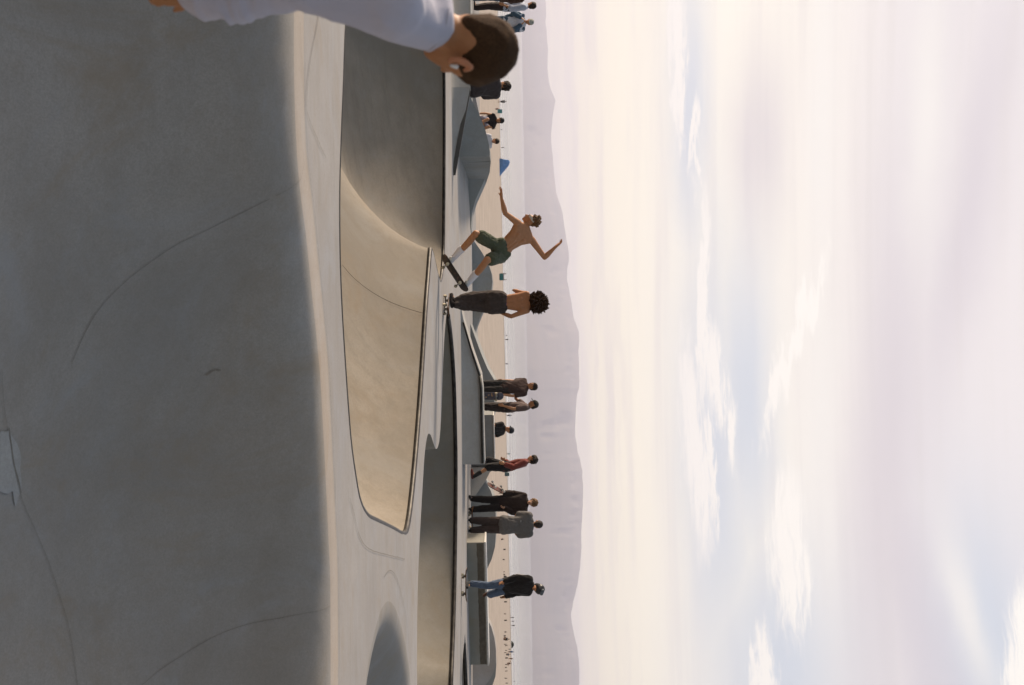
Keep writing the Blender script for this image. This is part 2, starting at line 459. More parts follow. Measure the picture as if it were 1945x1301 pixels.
def tube(pts, r, name, mat, parent, sides=8, closed=False, tip=None):
    bm = bmesh.new(); pts = [Vector(p) for p in pts]; n = len(pts); rings = []
    for i, p in enumerate(pts):
        t = (pts[min(i + 1, n - 1)] - pts[max(i - 1, 0)]).normalized()
        a = t.orthogonal() if abs(t.z) > 0.9 else t.cross(Vector((0, 0, 1)))
        a.normalize(); b = t.cross(a).normalized()
        rr = r if tip is None else r * (1 + (tip - 1) * i / (n - 1))
        rings.append([bm.verts.new(p + (a * math.cos(k * 2 * math.pi / sides) + b * math.sin(k * 2 * math.pi / sides)) * rr) for k in range(sides)])
    for A, B in zip(rings, rings[1:]):
        for k in range(sides): bm.faces.new((A[k], A[(k + 1) % sides], B[(k + 1) % sides], B[k]))
    bm.faces.new(rings[0]); bm.faces.new(list(reversed(rings[-1])))
    bmesh.ops.recalc_face_normals(bm, faces=bm.faces)
    return finish(bm, name, mat, parent)

def bowl(region, name, label, mat, step, rings, soft=0.5):
    t = empty(name, (0, 0, 0)); tag(t, label, 'skate bowl')
    region.mesh('bowl_wall', mat, t, step, rings, soft)
    return t
RG = [0.012, 0.04, 0.09, 0.16, 0.26, 0.4, 0.56, 0.74, 0.95, 1.2, 1.5]
near_bowl = bowl(NEAR, 'skate_bank', 'broad shaded concrete bank with a rounded crest, nearest the camera', M['lip'], 0.085, [0.14, 0.28, 0.42, 0.5, 0.58], soft=0.08)
near_bowl['category'] = 'skate bank'
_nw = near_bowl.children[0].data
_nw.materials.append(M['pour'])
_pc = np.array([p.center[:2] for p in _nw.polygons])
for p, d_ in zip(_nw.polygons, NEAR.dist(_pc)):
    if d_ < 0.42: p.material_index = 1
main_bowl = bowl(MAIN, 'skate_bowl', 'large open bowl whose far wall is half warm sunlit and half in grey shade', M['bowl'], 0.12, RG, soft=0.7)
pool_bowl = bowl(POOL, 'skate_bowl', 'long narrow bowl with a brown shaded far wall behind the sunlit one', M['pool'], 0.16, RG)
dip_bowl = bowl(DIP, 'skate_bowl', 'small rounded bluish dip in the deck at the edge beside the long narrow bowl', M['lip'], 0.10, [], soft=0.15)
tile_bowl = bowl(TILE, 'skate_bowl', 'distant sliver of a pool with a chequered tile band under its lip', M['deck'], 0.16, [0.012, 0.05, 0.12])

def coping(loop_pts, inward, parent, r=0.032, z=-0.018, mat=None):
    tube([(p.x, p.y, z) for p in loop_pts], r, 'coping', mat or M['steel'], parent)
coping(resample(gpts(front_px[2:]), 0.15) + resample(gpts(end_px), 0.1)[1:], None, main_bowl, 0.03, -0.022)
coping(resample(gpts(back_px), 0.12), None, main_bowl, 0.04, -0.036)
coping(resample(gpts(pocket_px[:14]), 0.12), None, main_bowl, 0.034, -0.03)
coping(resample(gpts(pool_far[1:]), 0.15), None, pool_bowl, 0.045, -0.042)
coping(resample(gpts(tile_far[1:]), 0.15), None, tile_bowl, 0.05, -0.046)
# chequered tile band below the lip of the distant pool
def tile_band():
    m, w, b = mat_base('pool_tiles')
    uv = w.n('ShaderNodeTexCoord').outputs['UV']
    vo = w.n('ShaderNodeTexVoronoi', voronoi_dimensions='1D', feature='F1'); vo.inputs['Scale'].default_value = 1.0; vo.inputs['Randomness'].default_value = 0.0
    sp = w.n('ShaderNodeSeparateXYZ'); w.put(sp.inputs[0], uv); w.put(vo.inputs['W'], sp.outputs[0])
    sc = w.n('ShaderNodeSeparateColor'); w.put(sc.inputs[0], vo.outputs['Color'])
    c = w.mix(w.ss(sc.outputs[0], 0.24, 0.26), (0.03, 0.035, 0.04, 1), (0.42, 0.47, 0.52, 1))
    c = w.mix(w.ss(sc.outputs[0], 0.74, 0.76), c, (0.62, 0.62, 0.6, 1))
    w.put(b.inputs['Base Color'], c); b.inputs['Roughness'].default_value = 0.35
    bm = bmesh.new(); uvl = bm.loops.layers.uv.new()
    pts = resample(gpts(tile_far), 0.1); prev = None; L = 0.0
    rows = []
    for i, p in enumerate(pts):
        t = (pts[min(i + 1, len(pts) - 1)] - pts[max(i - 1, 0)]).normalized()
        inn = Vector((t.y, -t.x))
        if not TILE.inside([(p + inn * 0.2)[:]])[0]: inn = -inn
        if prev is not None: L += (p - prev).length
        prev = p
        rows.append((bm.verts.new((*(p + inn * 0.035), -0.13)), bm.verts.new((*(p + inn * 0.06), -0.32)), L / 0.22))
    for a, c_ in zip(rows, rows[1:]):
        f = bm.faces.new((a[0], c_[0], c_[1], a[1]))
        for lp, v in zip(f.loops, ((a[2], 1), (c_[2], 1), (c_[2], 0), (a[2], 0))): lp[uvl].uv = v
    finish(bm, 'tile_band', m, tile_bowl, smooth=False)
tile_band()

# joints, cracks and the mortar patch follow the concrete surface
from mathutils.bvhtree import BVHTree
def bvh(o):
    return BVHTree.FromPolygons([v.co.copy() for v in o.data.vertices], [tuple(p.vertices) for p in o.data.polygons])
BV_NEAR, BV_MAIN, BV_DIP = (bvh(t.children[0]) for t in (near_bowl, main_bowl, dip_bowl))
def surf(x, u):
    d = ray(x, u).normalized()
    g = G(x, u)
    if not NEAR.inside([(g.x, g.y)])[0] and not DIP.inside([(g.x, g.y)])[0]: return g
    for bv in (BV_NEAR, BV_DIP):
        hit = bv.ray_cast(EYE, d)
        if hit[0] is not None: return hit[0]
    return g
def ground_z(x, y):
    for bv in (BV_NEAR, BV_DIP):
        hit = bv.ray_cast(Vector((x, y, 1.0)), Vector((0, 0, -1)))
        if hit[0] is not None: return hit[0].z
    return 0.0
def drape(pts, width, name, mat, parent, lift=0.008):
    pts = [Vector(p) for p in pts]
    bm = bmesh.new(); rows = []
    for i, p in enumerate(pts):
        t = (pts[min(i + 1, len(pts) - 1)] - pts[max(i - 1, 0)]); t.z = 0; t.normalize()
        s_ = Vector((-t.y, t.x, 0)) * width * 0.33 * (0.35 + 0.65 * noise.noise(p * 3.1) ** 2 * 2 + 0.3)
        row = []
        for k in (-0.5, 0.5):
            q = p + s_ * k
            q.z = ground_z(q.x, q.y) + lift
            row.append(bm.verts.new(q))
        rows.append(row)
    for a, b in zip(rows, rows[1:]): bm.faces.new((a[0], a[1], b[1], b[0]))
    bmesh.ops.recalc_face_normals(bm, faces=bm.faces)
    for f in bm.faces:
        if f.normal.z < 0: f.normal_flip()
    return finish(bm, name, mat, parent)
def wobble(pts, a=0.01):
    return [p + Vector((noise.noise(p * 2.7), noise.noise(p * 2.7 + Vector((5, 5, 5))), 0)) * a for p in pts]
def px_line(lst, step=0.1, a=0.012):
    return wobble(resample([surf(x, u) for x, u in lst], step), a)
drape(px_line([(578, 120), (578.4, 200), (582.5, 290), (590.3, 360), (595.3, 400), (603.3, 480), (608.3, 530), (614.3, 590), (622.3, 680), (628.3, 790), (633.3, 890), (637.3, 980), (641.3, 1070), (642.5, 1200), (642.6, 1310)]), 0.022, 'expansion_joint', M['joint'], deck)
drape(px_line([(606, 10), (600, 50), (591, 95), (583, 150), (580, 200)]), 0.03, 'expansion_joint', M['joint'], deck)
drape(px_line([(568, 40), (572, 120), (578, 195), (588, 232), (600, 262), (618, 300)]), 0.015, 'expansion_joint', M['joint'], deck)
drape(px_line([(576, 310), (570, 338), (560, 350), (540, 363), (500, 383), (440, 412), (380, 442), (330, 466), (270, 508), (215, 556), (180, 595), (150, 650), (135, 690)]), 0.012, 'crack', M['crack'], near_bowl)
drape(px_line([(626, 1150), (612, 1158), (580, 1165), (540, 1174), (480, 1185), (430, 1200), (380, 1222), (330, 1253), (290, 1282), (255, 1310)]), 0.012, 'crack', M['crack'], near_bowl)
drape(px_line([(2, 700), (8, 790), (20, 850), (28, 905), (40, 950), (70, 1020), (90, 1070), (112, 1130), (128, 1190), (138, 1250), (145, 1310)]), 0.010, 'crack', M['crack'], near_bowl)
drape(px_line([(663, 946), (673, 985), (682, 1020), (700, 1042), (728, 1052), (768, 1062)]), 0.02, 'expansion_joint', M['joint'], deck)
drape(px_line([(728, 1098), (735, 1086), (742, 1084), (752, 1097), (763, 1135), (770, 1170), (775, 1210), (779, 1270)]), 0.02, 'expansion_joint', M['joint'], deck)
drape(px_line([(664, 1090), (664, 1180), (664.5, 1310)]), 0.012, 'expansion_joint', M['joint'], deck)
drape(px_line([(415, 705), (408, 703), (400, 706), (388, 714)], 0.03), 0.06, 'scuff', plain('scuff_mark', (0.245, 0.215, 0.18), rough=0.95, bump=0), near_bowl)
# seam on the sunlit bowl wall
def main_surf(x, u):
    hit = BV_MAIN.ray_cast(EYE, ray(x, u).normalized())
    return hit[0] if hit[0] is not None else G(x, u)
_mp = resample([main_surf(x, u) for x, u in [(650, 503), (668, 524), (690, 543), (715, 560), (740, 573), (765, 583), (790, 591), (803, 594.5)]], 0.08)
bm = bmesh.new(); rows = []
for p in _mp:
    tow = (EYE - p).normalized() * 0.03
    rows.append((bm.verts.new(p + tow + Vector((-0.004, 0, 0))), bm.verts.new(p + tow + Vector((0.004, 0, 0)))))
for a, b in zip(rows, rows[1:]): bm.faces.new((a[0], a[1], b[1], b[0]))
finish(bm, 'crack', plain('fine_crack', (0.17, 0.14, 0.105), rough=0.95, bump=0), main_bowl)
# mortar patch with a broken middle
def patch():
    out = [(0, 818), (8, 820), (14, 818), (20, 828), (30, 842), (36, 858), (38, 870), (36, 890), (39, 915), (38, 930), (33, 945), (27, 962), (24, 950), (22, 933), (12, 938), (3, 936), (-8, 930), (-14, 870), (-8, 830)]
    q = [surf(x, u) for x, u in out]
    bm = bmesh.new()
    verts = [Vector((p.x, p.y)) for p in q]; n = len(verts)
    reg = Region(verts, ([0, 9], [0, 0]))
    lo, hi = reg.a.min(0), reg.a.max(0)
    g = np.array([(x, y) for x in np.arange(lo[0], hi[0], 0.04) for y in np.arange(lo[1], hi[1], 0.04)])
    g = g[reg.inside(g)]
    vo, eo, fo, *_ = delaunay_2d_cdt(verts + [Vector((float(a), float(b))) for a, b in g], [(i, (i + 1) % n) for i in range(n)], [], 0, 1e-5)
    bv = [bm.verts.new((v.x, v.y, ground_z(v.x, v.y) + 0.008)) for v in vo]
    for f in fo:
        c = sum((vo[i] for i in f), Vector((0, 0))) / 3
        if reg.inside([(c.x, c.y)])[0]: bm.faces.new([bv[i] for i in f])
    for v in [v for v in bm.verts if not v.link_faces]: bm.verts.remove(v)
    bmesh.ops.recalc_face_normals(bm, faces=bm.faces)
    for f in bm.faces:
        if f.normal.z < 0: f.normal_flip()
    finish(bm, 'mortar_patch', M['patch'], near_bowl)
    drape([p for p in px_line([(14, 812), (19, 850), (22, 876), (28, 900), (33, 918), (36, 935)], 0.05)], 0.03, 'crack', M['crack'], near_bowl, 0.012)
patch()

# ------------------------------------------------------------------ raised ledges, banks and walls behind the bowls
def slab(name, label, cat, base, top, back, mat, lean=0.5, curve=0.0, parent=None, seg=8, drop=-0.06):
    """bank: plan line on the deck (pixels), top line (pixels), leaning back; top runs back by `back` metres"""
    nb = 40
    def interp(lst, t):
        us = [p[1] for p in lst]
        return float(np.interp(t, us, [p[0] for p in lst]))
    u0, u1 = max(base[0][1], top[0][1]), min(base[-1][1], top[-1][1])
    us = sorted(set(list(np.linspace(u0, u1, nb)) + [p[1] for p in top if u0 <= p[1] <= u1] + [p[1] for p in base if u0 <= p[1] <= u1]))
    bm = bmesh.new(); cols = []
    for u in us:
        b = G(interp(base, u), u, 0.0)
        xt = max(interp(top, u), interp(base, u) + 0.25)
        T = P(xt, u, b.y + 0.02)
        T = P(xt, u, b.y + 0.02 + lean * max(T.z, 0.0))
        col = []
        for k in range(seg + 1):
            t = k / seg
            fy = t ** (1.0) ; fz = t ** (1.0 + curve)
            q = Vector((b.x + (T.x - b.x) * t, b.y + (T.y - b.y) * fy, T.z * fz))
            col.append(q)
        col[0].z = drop if curve == 0 else -0.004
        col.append(T + Vector((0, back, 0.0)))
        col.append(Vector((T.x, T.y + back, drop)))
        cols.append([bm.verts.new(q) for q in col])
    for A, B in zip(cols, cols[1:]):
        for k in range(len(A) - 1): bm.faces.new((A[k], B[k], B[k + 1], A[k + 1]))
        bm.faces.new((A[-1], B[-1], B[0], A[0]))
    bm.faces.new(list(reversed(cols[0]))); bm.faces.new(cols[-1])
    bmesh.ops.recalc_face_normals(bm, faces=bm.faces)
    bmesh.ops.triangulate(bm, faces=[f for f in bm.faces if len(f.verts) > 4])
    for e in bm.edges:
        if len(e.link_faces) == 2 and e.calc_face_angle(0) > R(28): e.smooth = False
    o = finish(bm, name, mat, parent)
    if label: tag(o, label, cat)
    o['_top'] = 0
    del o['_top']
    return o, [c[seg].co.copy() if False else None for c in []]
def top_edge(lst, depth_fn, r, name, mat, parent, lift=0.0):
    pts = resample([P(x, u, depth_fn(x, u)) + Vector((0, 0, lift)) for x, u in lst], 0.3)
    return tube(pts, r, name, mat, parent, 6)

wave_top = [(893, 140), (894, 175), (896, 190), (909, 215), (921.5, 245), (929, 275), (930.6, 290), (928, 318), (921, 340), (913, 358), (903, 380), (896.4, 405), (894.6, 430), (897, 452), (902, 460), (914, 477),
            (927.6, 500), (934, 520), (935.5, 535), (933, 555), (927, 573), (913, 600), (903, 626), (899.6, 642)]
wave_base = [(866, 140), (868, 200), (870, 250), (872, 297), (882, 320), (889, 340), (892.5, 400), (893.2, 430), (896, 452), (897.3, 500), (898, 642)]
slab('wave_wall', 'long grey concrete wall with a two-humped wavy top behind the main bowl', 'concrete wall', wave_base, wave_top, 1.1, M['wave'], lean=0.35)

slab('skate_bank', 'low bluish-grey bank tapering to a point, with the dark-clad person sitting on it', 'skate bank',
     [(857, -120), (857, 0), (857.3, 166)], [(893, -120), (893, 166)], 1.4, M['bank'], lean=1.1, curve=0.8)
_j = bpy.data.objects['skate_bank.001'] if 'skate_bank.001' in bpy.data.objects else None
slab('tapered_end', None, None, [(857.3, 166.2), (859, 250), (861, 334)], [(892.6, 166.2), (862, 333)], 0.05, M['bank'], lean=1.1, curve=0.8, parent=_j)
def j_depth(x, u):
    b = G(float(np.interp(u, [-120, 0, 140, 250, 334], [857, 857, 857.5, 859, 861])), u)
    z = P(x, u, b.y).z
    return b.y + 0.02 + 1.1 * z - 0.03
pe = resample([P(x, u, j_depth(x, u)) for x, u in [(892, 150), (889.2, 183), (885, 205), (876, 255), (868, 300), (862, 333)]], 0.2)
bm = bmesh.new(); rows = []
for p in pe: rows.append((bm.verts.new(p + Vector((0, -0.03, -0.055))), bm.verts.new(p + Vector((0, -0.02, 0.035))), bm.verts.new(p + Vector((0, 0.06, 0.035)))))
for a, b in zip(rows, rows[1:]):
    bm.faces.new((a[0], a[1], b[1], b[0])); bm.faces.new((a[1], a[2], b[2], b[1]))
finish(bm, 'dark_edge', plain('recess_shade', (0.085, 0.08, 0.072), rough=0.6), _j, smooth=False)  # dark strip painted in for the shadowed recess behind the tapering bank
tube(resample([P(x, u, j_depth(x, u)) for x, u in [(893.5, -110), (893.5, 60), (893.5, 160)]], 0.5), 0.014, 'coping', M['white_edge'], _j, 6)

# bank B: grey bank with a slanting end
slab('skate_bank', 'grey streaked bank with a thin pale ledge on top, in front of the dark-tee pair', 'skate bank',
     [(874.5, 586), (876, 640), (877, 740), (878, 882)], [(876, 586), (880, 606), (895.6, 660), (913, 710), (916, 740), (917, 800), (919.3, 882)], 1.3, M['bank'], lean=0.75, curve=0.35)
bB = [o for o in COL.objects if o.name.startswith('skate_bank')][-1]
def b_depth(x, u):
    b = G(float(np.interp(u, [586, 640, 740, 882], [874.5, 876, 877, 878])), u)
    return b.y + 0.75 * P(x, u, b.y).z
top_edge([(913.6, 712), (916.6, 740), (917.8, 800), (920, 880)], b_depth, 0.022, 'coping', M['white_edge'], bB, 0.0)
top_edge([(911, 714), (913.4, 740), (914.6, 800), (916.6, 880)], lambda x, u: b_depth(x, u) - 0.035, 0.03, 'dark_edge', M['steel'], bB, 0.0)
top_edge([(880, 612), (895, 664), (911, 714)], lambda x, u: b_depth(x, u) - 0.03, 0.025, 'dark_edge', M['steel'], bB, 0.0)

# sloped block behind bank B, under the raised ledge
def prism(name, label, cat, outline, depth, back, mat, base_z=-0.06, skew=(0.0, 0.0)):
    f = [P(x, u, depth) for x, u in outline]
    bm = bmesh.new()
    A = [bm.verts.new(p) for p in f]
    B = [bm.verts.new(p + Vector((skew[0], back, skew[1]))) for p in f]
    n = len(f)
    bm.faces.new(A); bm.faces.new(list(reversed(B)))
    for i in range(n): bm.faces.new((A[i], B[i], B[(i + 1) % n], A[(i + 1) % n]))
    bmesh.ops.recalc_face_normals(bm, faces=bm.faces)
    bmesh.ops.bevel(bm, geom=[e for e in bm.edges if e.calc_length() > 0.25], offset=0.012, segments=2, affect='EDGES')
    for e in bm.edges:
        if len(e.link_faces) == 2 and e.calc_face_angle(0) > R(30): e.smooth = False
    o = finish(bm, name, mat)
    return tag(o, label, cat) if label else o
prism('platform', 'low concrete platform behind the tapering bank, carrying the onlookers at the picture corner', 'platform', [(880, -260), (891, -260), (892.5, 135), (880, 135)], 37.0, 7.5, M['deck'])
prism('ramp', 'dark grey ramp with a pale sunlit slope on its left, behind the grey streaked bank', 'ramp',
      [(888, 600), (900, 634), (914, 672), (926, 700), (939, 722), (939.3, 790), (888, 790)], 39.6, 2.4, M['wave'])

def ledge(name, label, x0, u0, d0, x1, u1, height, thick, mat, top_over=0.02):
    a = G(x0, u0); b = G(x1, u1)
    ax = (b - a); L = ax.length; ax.normalize()
    nrm = Vector((-ax.y, ax.x, 0))
    t = empty(name, a); tag(t, label, 'ledge')
    t.rotation_euler = (0, 0, math.atan2(ax.y, ax.x))
    bm = bmesh.new()
    bmesh.ops.create_cube(bm, size=1.0, matrix=Matrix.Translation((L / 2, thick / 2, height / 2 - 0.04)) @ Matrix.Diagonal((L, thick, height - 0.02 + 0.06, 1)))
    bmesh.ops.bevel(bm, geom=bm.edges[:], offset=0.012, segments=2, affect='EDGES')
    finish(bm, 'block', mat, t, smooth=False)
    bm = bmesh.new()
    bmesh.ops.create_cube(bm, size=1.0, matrix=Matrix.Translation((L / 2, thick / 2, height)) @ Matrix.Diagonal((L + 2 * top_over, thick + 2 * top_over, 0.045, 1)))
    bmesh.ops.bevel(bm, geom=bm.edges[:], offset=0.008, segments=2, affect='EDGES')
    finish(bm, 'ledge_cap', M['white_edge'], t, smooth=False)
    return t, a, ax, nrm, L
lt, la, lax, lnr, lL = ledge('concrete_ledge', 'long brown-stained concrete ledge with a pale sunlit end, beside the helmeted skater', 886.5, 1031, 0, 893.5, 1263, 0.45, 0.62, M['ledge'])
bm = bmesh.new()
_r = random.Random(3)
# wax stain along the upper half of the front face
rows = []
for i in range(41):
    s_ = i / 40 * (lL - 0.04) + 0.02
    rows.append((bm.verts.new((s_, -0.004, 0.235 + 0.02 * _r.random())), bm.verts.new((s_, -0.004, 0.40 + 0.012 * _r.random()))))
for a, b in zip(rows, rows[1:]): bm.faces.new((a[0], b[0], b[1], a[1]))
finish(bm, 'wax_stain', plain('wax_stain', (0.13, 0.105, 0.075), rough=0.6, var=0.4, scale=9), lt, smooth=False)

def c_ledge():
    t = empty('concrete_ledge', P(939, 788, 38.6)); tag(t, 'raised blue-grey ledge with a pale end, between the cap wearer and the red shirt', 'ledge')
    t.location.z = 0
    ax = Vector((1, 0.22, 0)).normalized()
    t.rotation_euler = (0, 0, math.atan2(ax.y, ax.x))
    h = P(938, 788, 38.6).z
    Lc = 1.46
    for nm, z0, z1, th, y0, mt in (('block', -0.05, h - 0.03, 0.5, 0.0, M['wave']), ('ledge_cap', h - 0.028, h, 0.54, -0.02, M['white_edge']), ('step', -0.05, 0.27, 0.5, 0.51, M['wave'])):
        bm = bmesh.new()
        bmesh.ops.create_cube(bm, size=1.0, matrix=Matrix.Translation((Lc / 2, y0 + th / 2, (z0 + z1) / 2)) @ Matrix.Diagonal((Lc, th, z1 - z0, 1)))
        bmesh.ops.bevel(bm, geom=bm.edges[:], offset=0.01, segments=2, affect='EDGES')
        finish(bm, nm, mt, t, smooth=False)
    return t
ledge_c = c_ledge()

slab('skate_bank', 'grey hip-shaped bank falling away behind the red-shirted person', 'skate bank',
     [(894, 889), (894, 956)], [(938.5, 889), (938, 891), (930.5, 897), (921.5, 915), (899, 947), (894.3, 956)], 0.6, M['bank'], lean=0.5)
slab('arched_wall', 'grey arched concrete wall behind the black jacket and the grey tee', 'concrete wall',
     [(895, 900), (895, 1112)], [(908, 900), (922, 915), (932, 932), (938, 950), (941.5, 975), (942.2, 1010), (940, 1040), (934, 1062), (922, 1088), (904, 1112)], 1.2, M['wave'], lean=0.3)
slab('arched_wall', 'warm grey arched concrete wall behind the far end of the long ledge', 'concrete wall',
     [(898, 1128), (898, 1330)], [(900, 1128), (923, 1170), (933, 1190), (939, 1211), (942, 1235), (942, 1258), (938, 1276), (931, 1290), (920, 1304), (899, 1330)], 0.5, M['deck'], lean=0.25)
slab('arched_wall', 'bluish arched wall just showing past the warm grey arch', 'concrete wall',
     [(901, 1180), (901, 1352)], [(903, 1180), (930, 1215), (939, 1240), (942.6, 1262), (941, 1285), (935, 1303), (921, 1328), (902, 1352)], 0.6, M['wave'], lean=0.25)

# lit slab edge under the red-shirted person
prism('kerb_slab', 'low pale slab edge under the feet of the red-shirted person', 'slab',
      [(880, 880), (892, 881), (891.5, 960), (880, 960)], 37.2, 0.9, M['deck'])

# ------------------------------------------------------------------ sand, sea, hills
SHORE_Y, SEA_Z = 252.0, -2.55
def shore(x): return SHORE_Y + 0.22 * x + 5 * noise.noise(Vector((x * 0.012, 3.3, 0)))
def sand_z(x, y):
    t = max(0.0, (y - 46.0)) / (shore(x) - 46.0)
    z = -0.12 - 2.43 * t
    if y > shore(x): z = -2.55 - (y - shore(x)) * 0.03
    return z + 0.03 * noise.noise(Vector((x * 0.3, y * 0.3, 0)))
def build_sand():
    ys = list(np.arange(45.0, 60, 0.8)) + list(np.arange(60, 120, 3)) + list(np.arange(120, 300, 6)) + [330, 400]
    xs = list(np.arange(-60, 60.1, 1.5))
    xs = [-3000, -1200, -500, -250, -150, -100, -75] + xs + [75, 100, 150, 250, 500, 1200, 3000]
    ysn = [-3000, -800, -200, -60, -20, -6.5]
    bm = bmesh.new(); grid = []
    for y in ysn + ys:
        row = []
        for x in xs:
            if y < 45.2:
                z = -0.12 + 0.03 * noise.noise(Vector((x * 0.3, y * 0.3, 0)))
                if -27 < x < 27 and y > -7: z = -0.12
            else: z = sand_z(x, y)
            row.append(bm.verts.new((x, y, z)))
        grid.append(row)
    for j, (A, B) in enumerate(zip(grid, grid[1:])):
        y0, y1 = A[0].co.y, B[0].co.y
        for i in range(len(xs) - 1):
            if y0 >= -6.6 and y1 <= 45.1 and xs[i] >= -25.6 and xs[i + 1] <= 25.6: continue
            bm.faces.new((A[i], A[i + 1], B[i + 1], B[i]))
    m, w, b = mat_base('sand')
    o = w.n('ShaderNodeTexCoord').outputs['Object']
    n1 = w.noise(o, 0.9, 6, 0.65); n2 = w.noise(o, 14, 4, 0.7)
    c = w.mix(w.ss(n1, 0.35, 0.7), (0.40, 0.335, 0.28, 1), (0.51, 0.435, 0.37, 1))
    c = w.mix(w.ss(n2, 0.45, 0.75, 0, 0.5), c, (0.32, 0.26, 0.20, 1))
    sp = w.n('ShaderNodeSeparateXYZ'); w.put(sp.inputs[0], o)
    c = w.mix(w.ss(sp.outputs[2], -2.45, -2.15, 0.6, 0.0), c, (0.19, 0.155, 0.12, 1))
    w.put(b.inputs['Base Color'], c); b.inputs['Roughness'].default_value = 0.95; b.inputs['Specular IOR Level'].default_value = 0.1
    bp = w.n('ShaderNodeBump'); bp.inputs['Strength'].default_value = 0.6; bp.inputs['Distance'].default_value = 0.08
    w.put(bp.inputs['Height'], w.noise(o, 3.0, 5, 0.6)); w.put(b.inputs['Normal'], bp.outputs[0])
    return tag(finish(bm, 'beach_sand', m), kind='structure')
build_sand()

def build_sea():
    bm = bmesh.new()
    ys = [150, 255, 300, 400, 700, 1500, 4000, 9000, 14800]
    xs = [-25000, -8000, -2000, -500, 0, 500, 2000, 8000, 25000]
    g = [[bm.verts.new((x, y, SEA_Z)) for x in xs] for y in ys]
    for A, B in zip(g, g[1:]):
        for i in range(len(xs) - 1): bm.faces.new((A[i], A[i + 1], B[i + 1], B[i]))
    m, w, b = mat_base('sea_water')
    o = w.n('ShaderNodeTexCoord').outputs['Object']
    sp = w.n('ShaderNodeSeparateXYZ'); w.put(sp.inputs[0], o)
    yy = w.m('SUBTRACT', sp.outputs[1], w.m('MULTIPLY', sp.outputs[0], 0.22))
    v = w.xyz(w.m('MULTIPLY', sp.outputs[0], 0.02), w.m('MULTIPLY', yy, 0.09), 0)
    nz = w.noise(v, 1.0, 6, 0.65, 0.3)
    near = w.ss(yy, 262, 460, 1.0, 0.0)
    foam = w.m('MULTIPLY', w.ss(nz, 0.44, 0.60), near)
    c = w.mix(foam, (0.075, 0.09, 0.10, 1), (0.62, 0.61, 0.60, 1))
    w.put(b.inputs['Base Color'], c)
    w.put(b.inputs['Roughness'], w.m('MULTIPLY_ADD', foam, 0.50, 0.10))
    bp = w.n('ShaderNodeBump'); bp.inputs['Distance'].default_value = 0.3
    w.put(bp.inputs['Strength'], w.ss(yy, 280, 1400, 0.25, 0.0))
    w.put(bp.inputs['Height'], w.noise(o, 0.35, 5, 0.6)); w.put(b.inputs['Normal'], bp.outputs[0])
    return tag(finish(bm, 'sea_water', m), kind='structure')
build_sea()

ridge = [(-1500, 966), (-1150, 985), (-900, 1000), (-700, 1012), (-500, 1022), (-350, 1026), (-200, 1030), (-60, 1034), (0, 1035.6), (25, 1038), (40, 1036), (65, 1038.5), (90, 1040.7), (130, 1040), (150, 1042), (165, 1044.8), (178, 1050), (190, 1054.8), (203, 1053), (220, 1050), (245, 1047.6),
         (270, 1046.6), (300, 1050.5), (330, 1052.5), (365, 1056), (380, 1061), (395, 1066.5), (415, 1070), (455, 1076), (480, 1080.5), (495, 1080.5), (515, 1077.5), (530, 1076.5), (550, 1081), (570, 1084.5), (600, 1089), (615, 1094),
         (630, 1099.5), (650, 1100), (665, 1098.8), (690, 1099.5), (715, 1100.5), (735, 1100), (750, 1096), (780, 1093.8), (815, 1092.2), (835, 1093.5), (855, 1097), (870, 1101), (895, 1106), (930, 1107.5), (960, 1107), (990, 1105.5), (1010, 1104),
         (1040, 1104.5), (1060, 1103), (1085, 1101), (1110, 1097), (1135, 1091), (1155, 1087), (1168, 1084), (1180, 1085.5), (1195, 1088.5), (1212, 1092), (1230, 1096.5), (1250, 1099), (1275, 1100.5), (1301, 1100), (1400, 1106), (1550, 1100), (1700, 1112), (1900, 1105), (2200, 1095)]
def build_hills():
    us = np.arange(-1500, 2200, 3.0)
    xs = np.interp(us, [r[0] for r in ridge], [r[1] for r in ridge])
    bm = bmesh.new(); cols = []
    for u, x in zip(us, xs):
        D = float(np.interp(u, [-500, 0, 400, 700, 2200], [13800, 12900, 11200, 9900, 9000]))
        x += 0.9 * noise.fractal(Vector((u * 0.06, 0, 0)), 1.0, 2.0, 4)
        top = P(x, u, D)
        col = []
        n = 14
        for k in range(n + 1):
            t = k / n                                  # 0 at the shore, 1 at the ridge
            q = Vector((top.x, top.y - (1 - t) * 2600, SEA_Z + (top.z - SEA_Z) * (t ** 0.8)))
            if 0 < k < n:
                r_ = noise.fractal(Vector((u * 0.022, t * 1.6, 4.0)), 1.0, 2.0, 5)
                q.z += r_ * 55 * (1 - t) * t * 4
                q.z = max(q.z, SEA_Z - 3)
                q.z = min(q.z, SEA_Z + (top.z - SEA_Z) * min(1, t + 0.04))
                q.x *= q.y / top.y if top.y else 1
            elif k == 0: q.x *= q.y / top.y; q.z = SEA_Z - 5
            col.append(q)
        col.append(Vector((top.x * 1.1, top.y + 700, SEA_Z - 5)))
        cols.append([bm.verts.new(q) for q in col])
    for A, B in zip(cols, cols[1:]):
        for k in range(len(A) - 1): bm.faces.new((A[k], B[k], B[k + 1], A[k + 1]))
    bmesh.ops.recalc_face_normals(bm, faces=bm.faces)
    m, w, b = mat_base('hill_scrub')
    o = w.n('ShaderNodeTexCoord').outputs['Object']
    c = w.mix(w.ss(w.noise(o, 0.0012, 6, 0.65), 0.35, 0.65), (0.055, 0.06, 0.04, 1), (0.13, 0.11, 0.075, 1))
    w.put(b.inputs['Base Color'], c); b.inputs['Roughness'].default_value = 0.95
    return tag(finish(bm, 'hills', m), kind='structure')
build_hills()

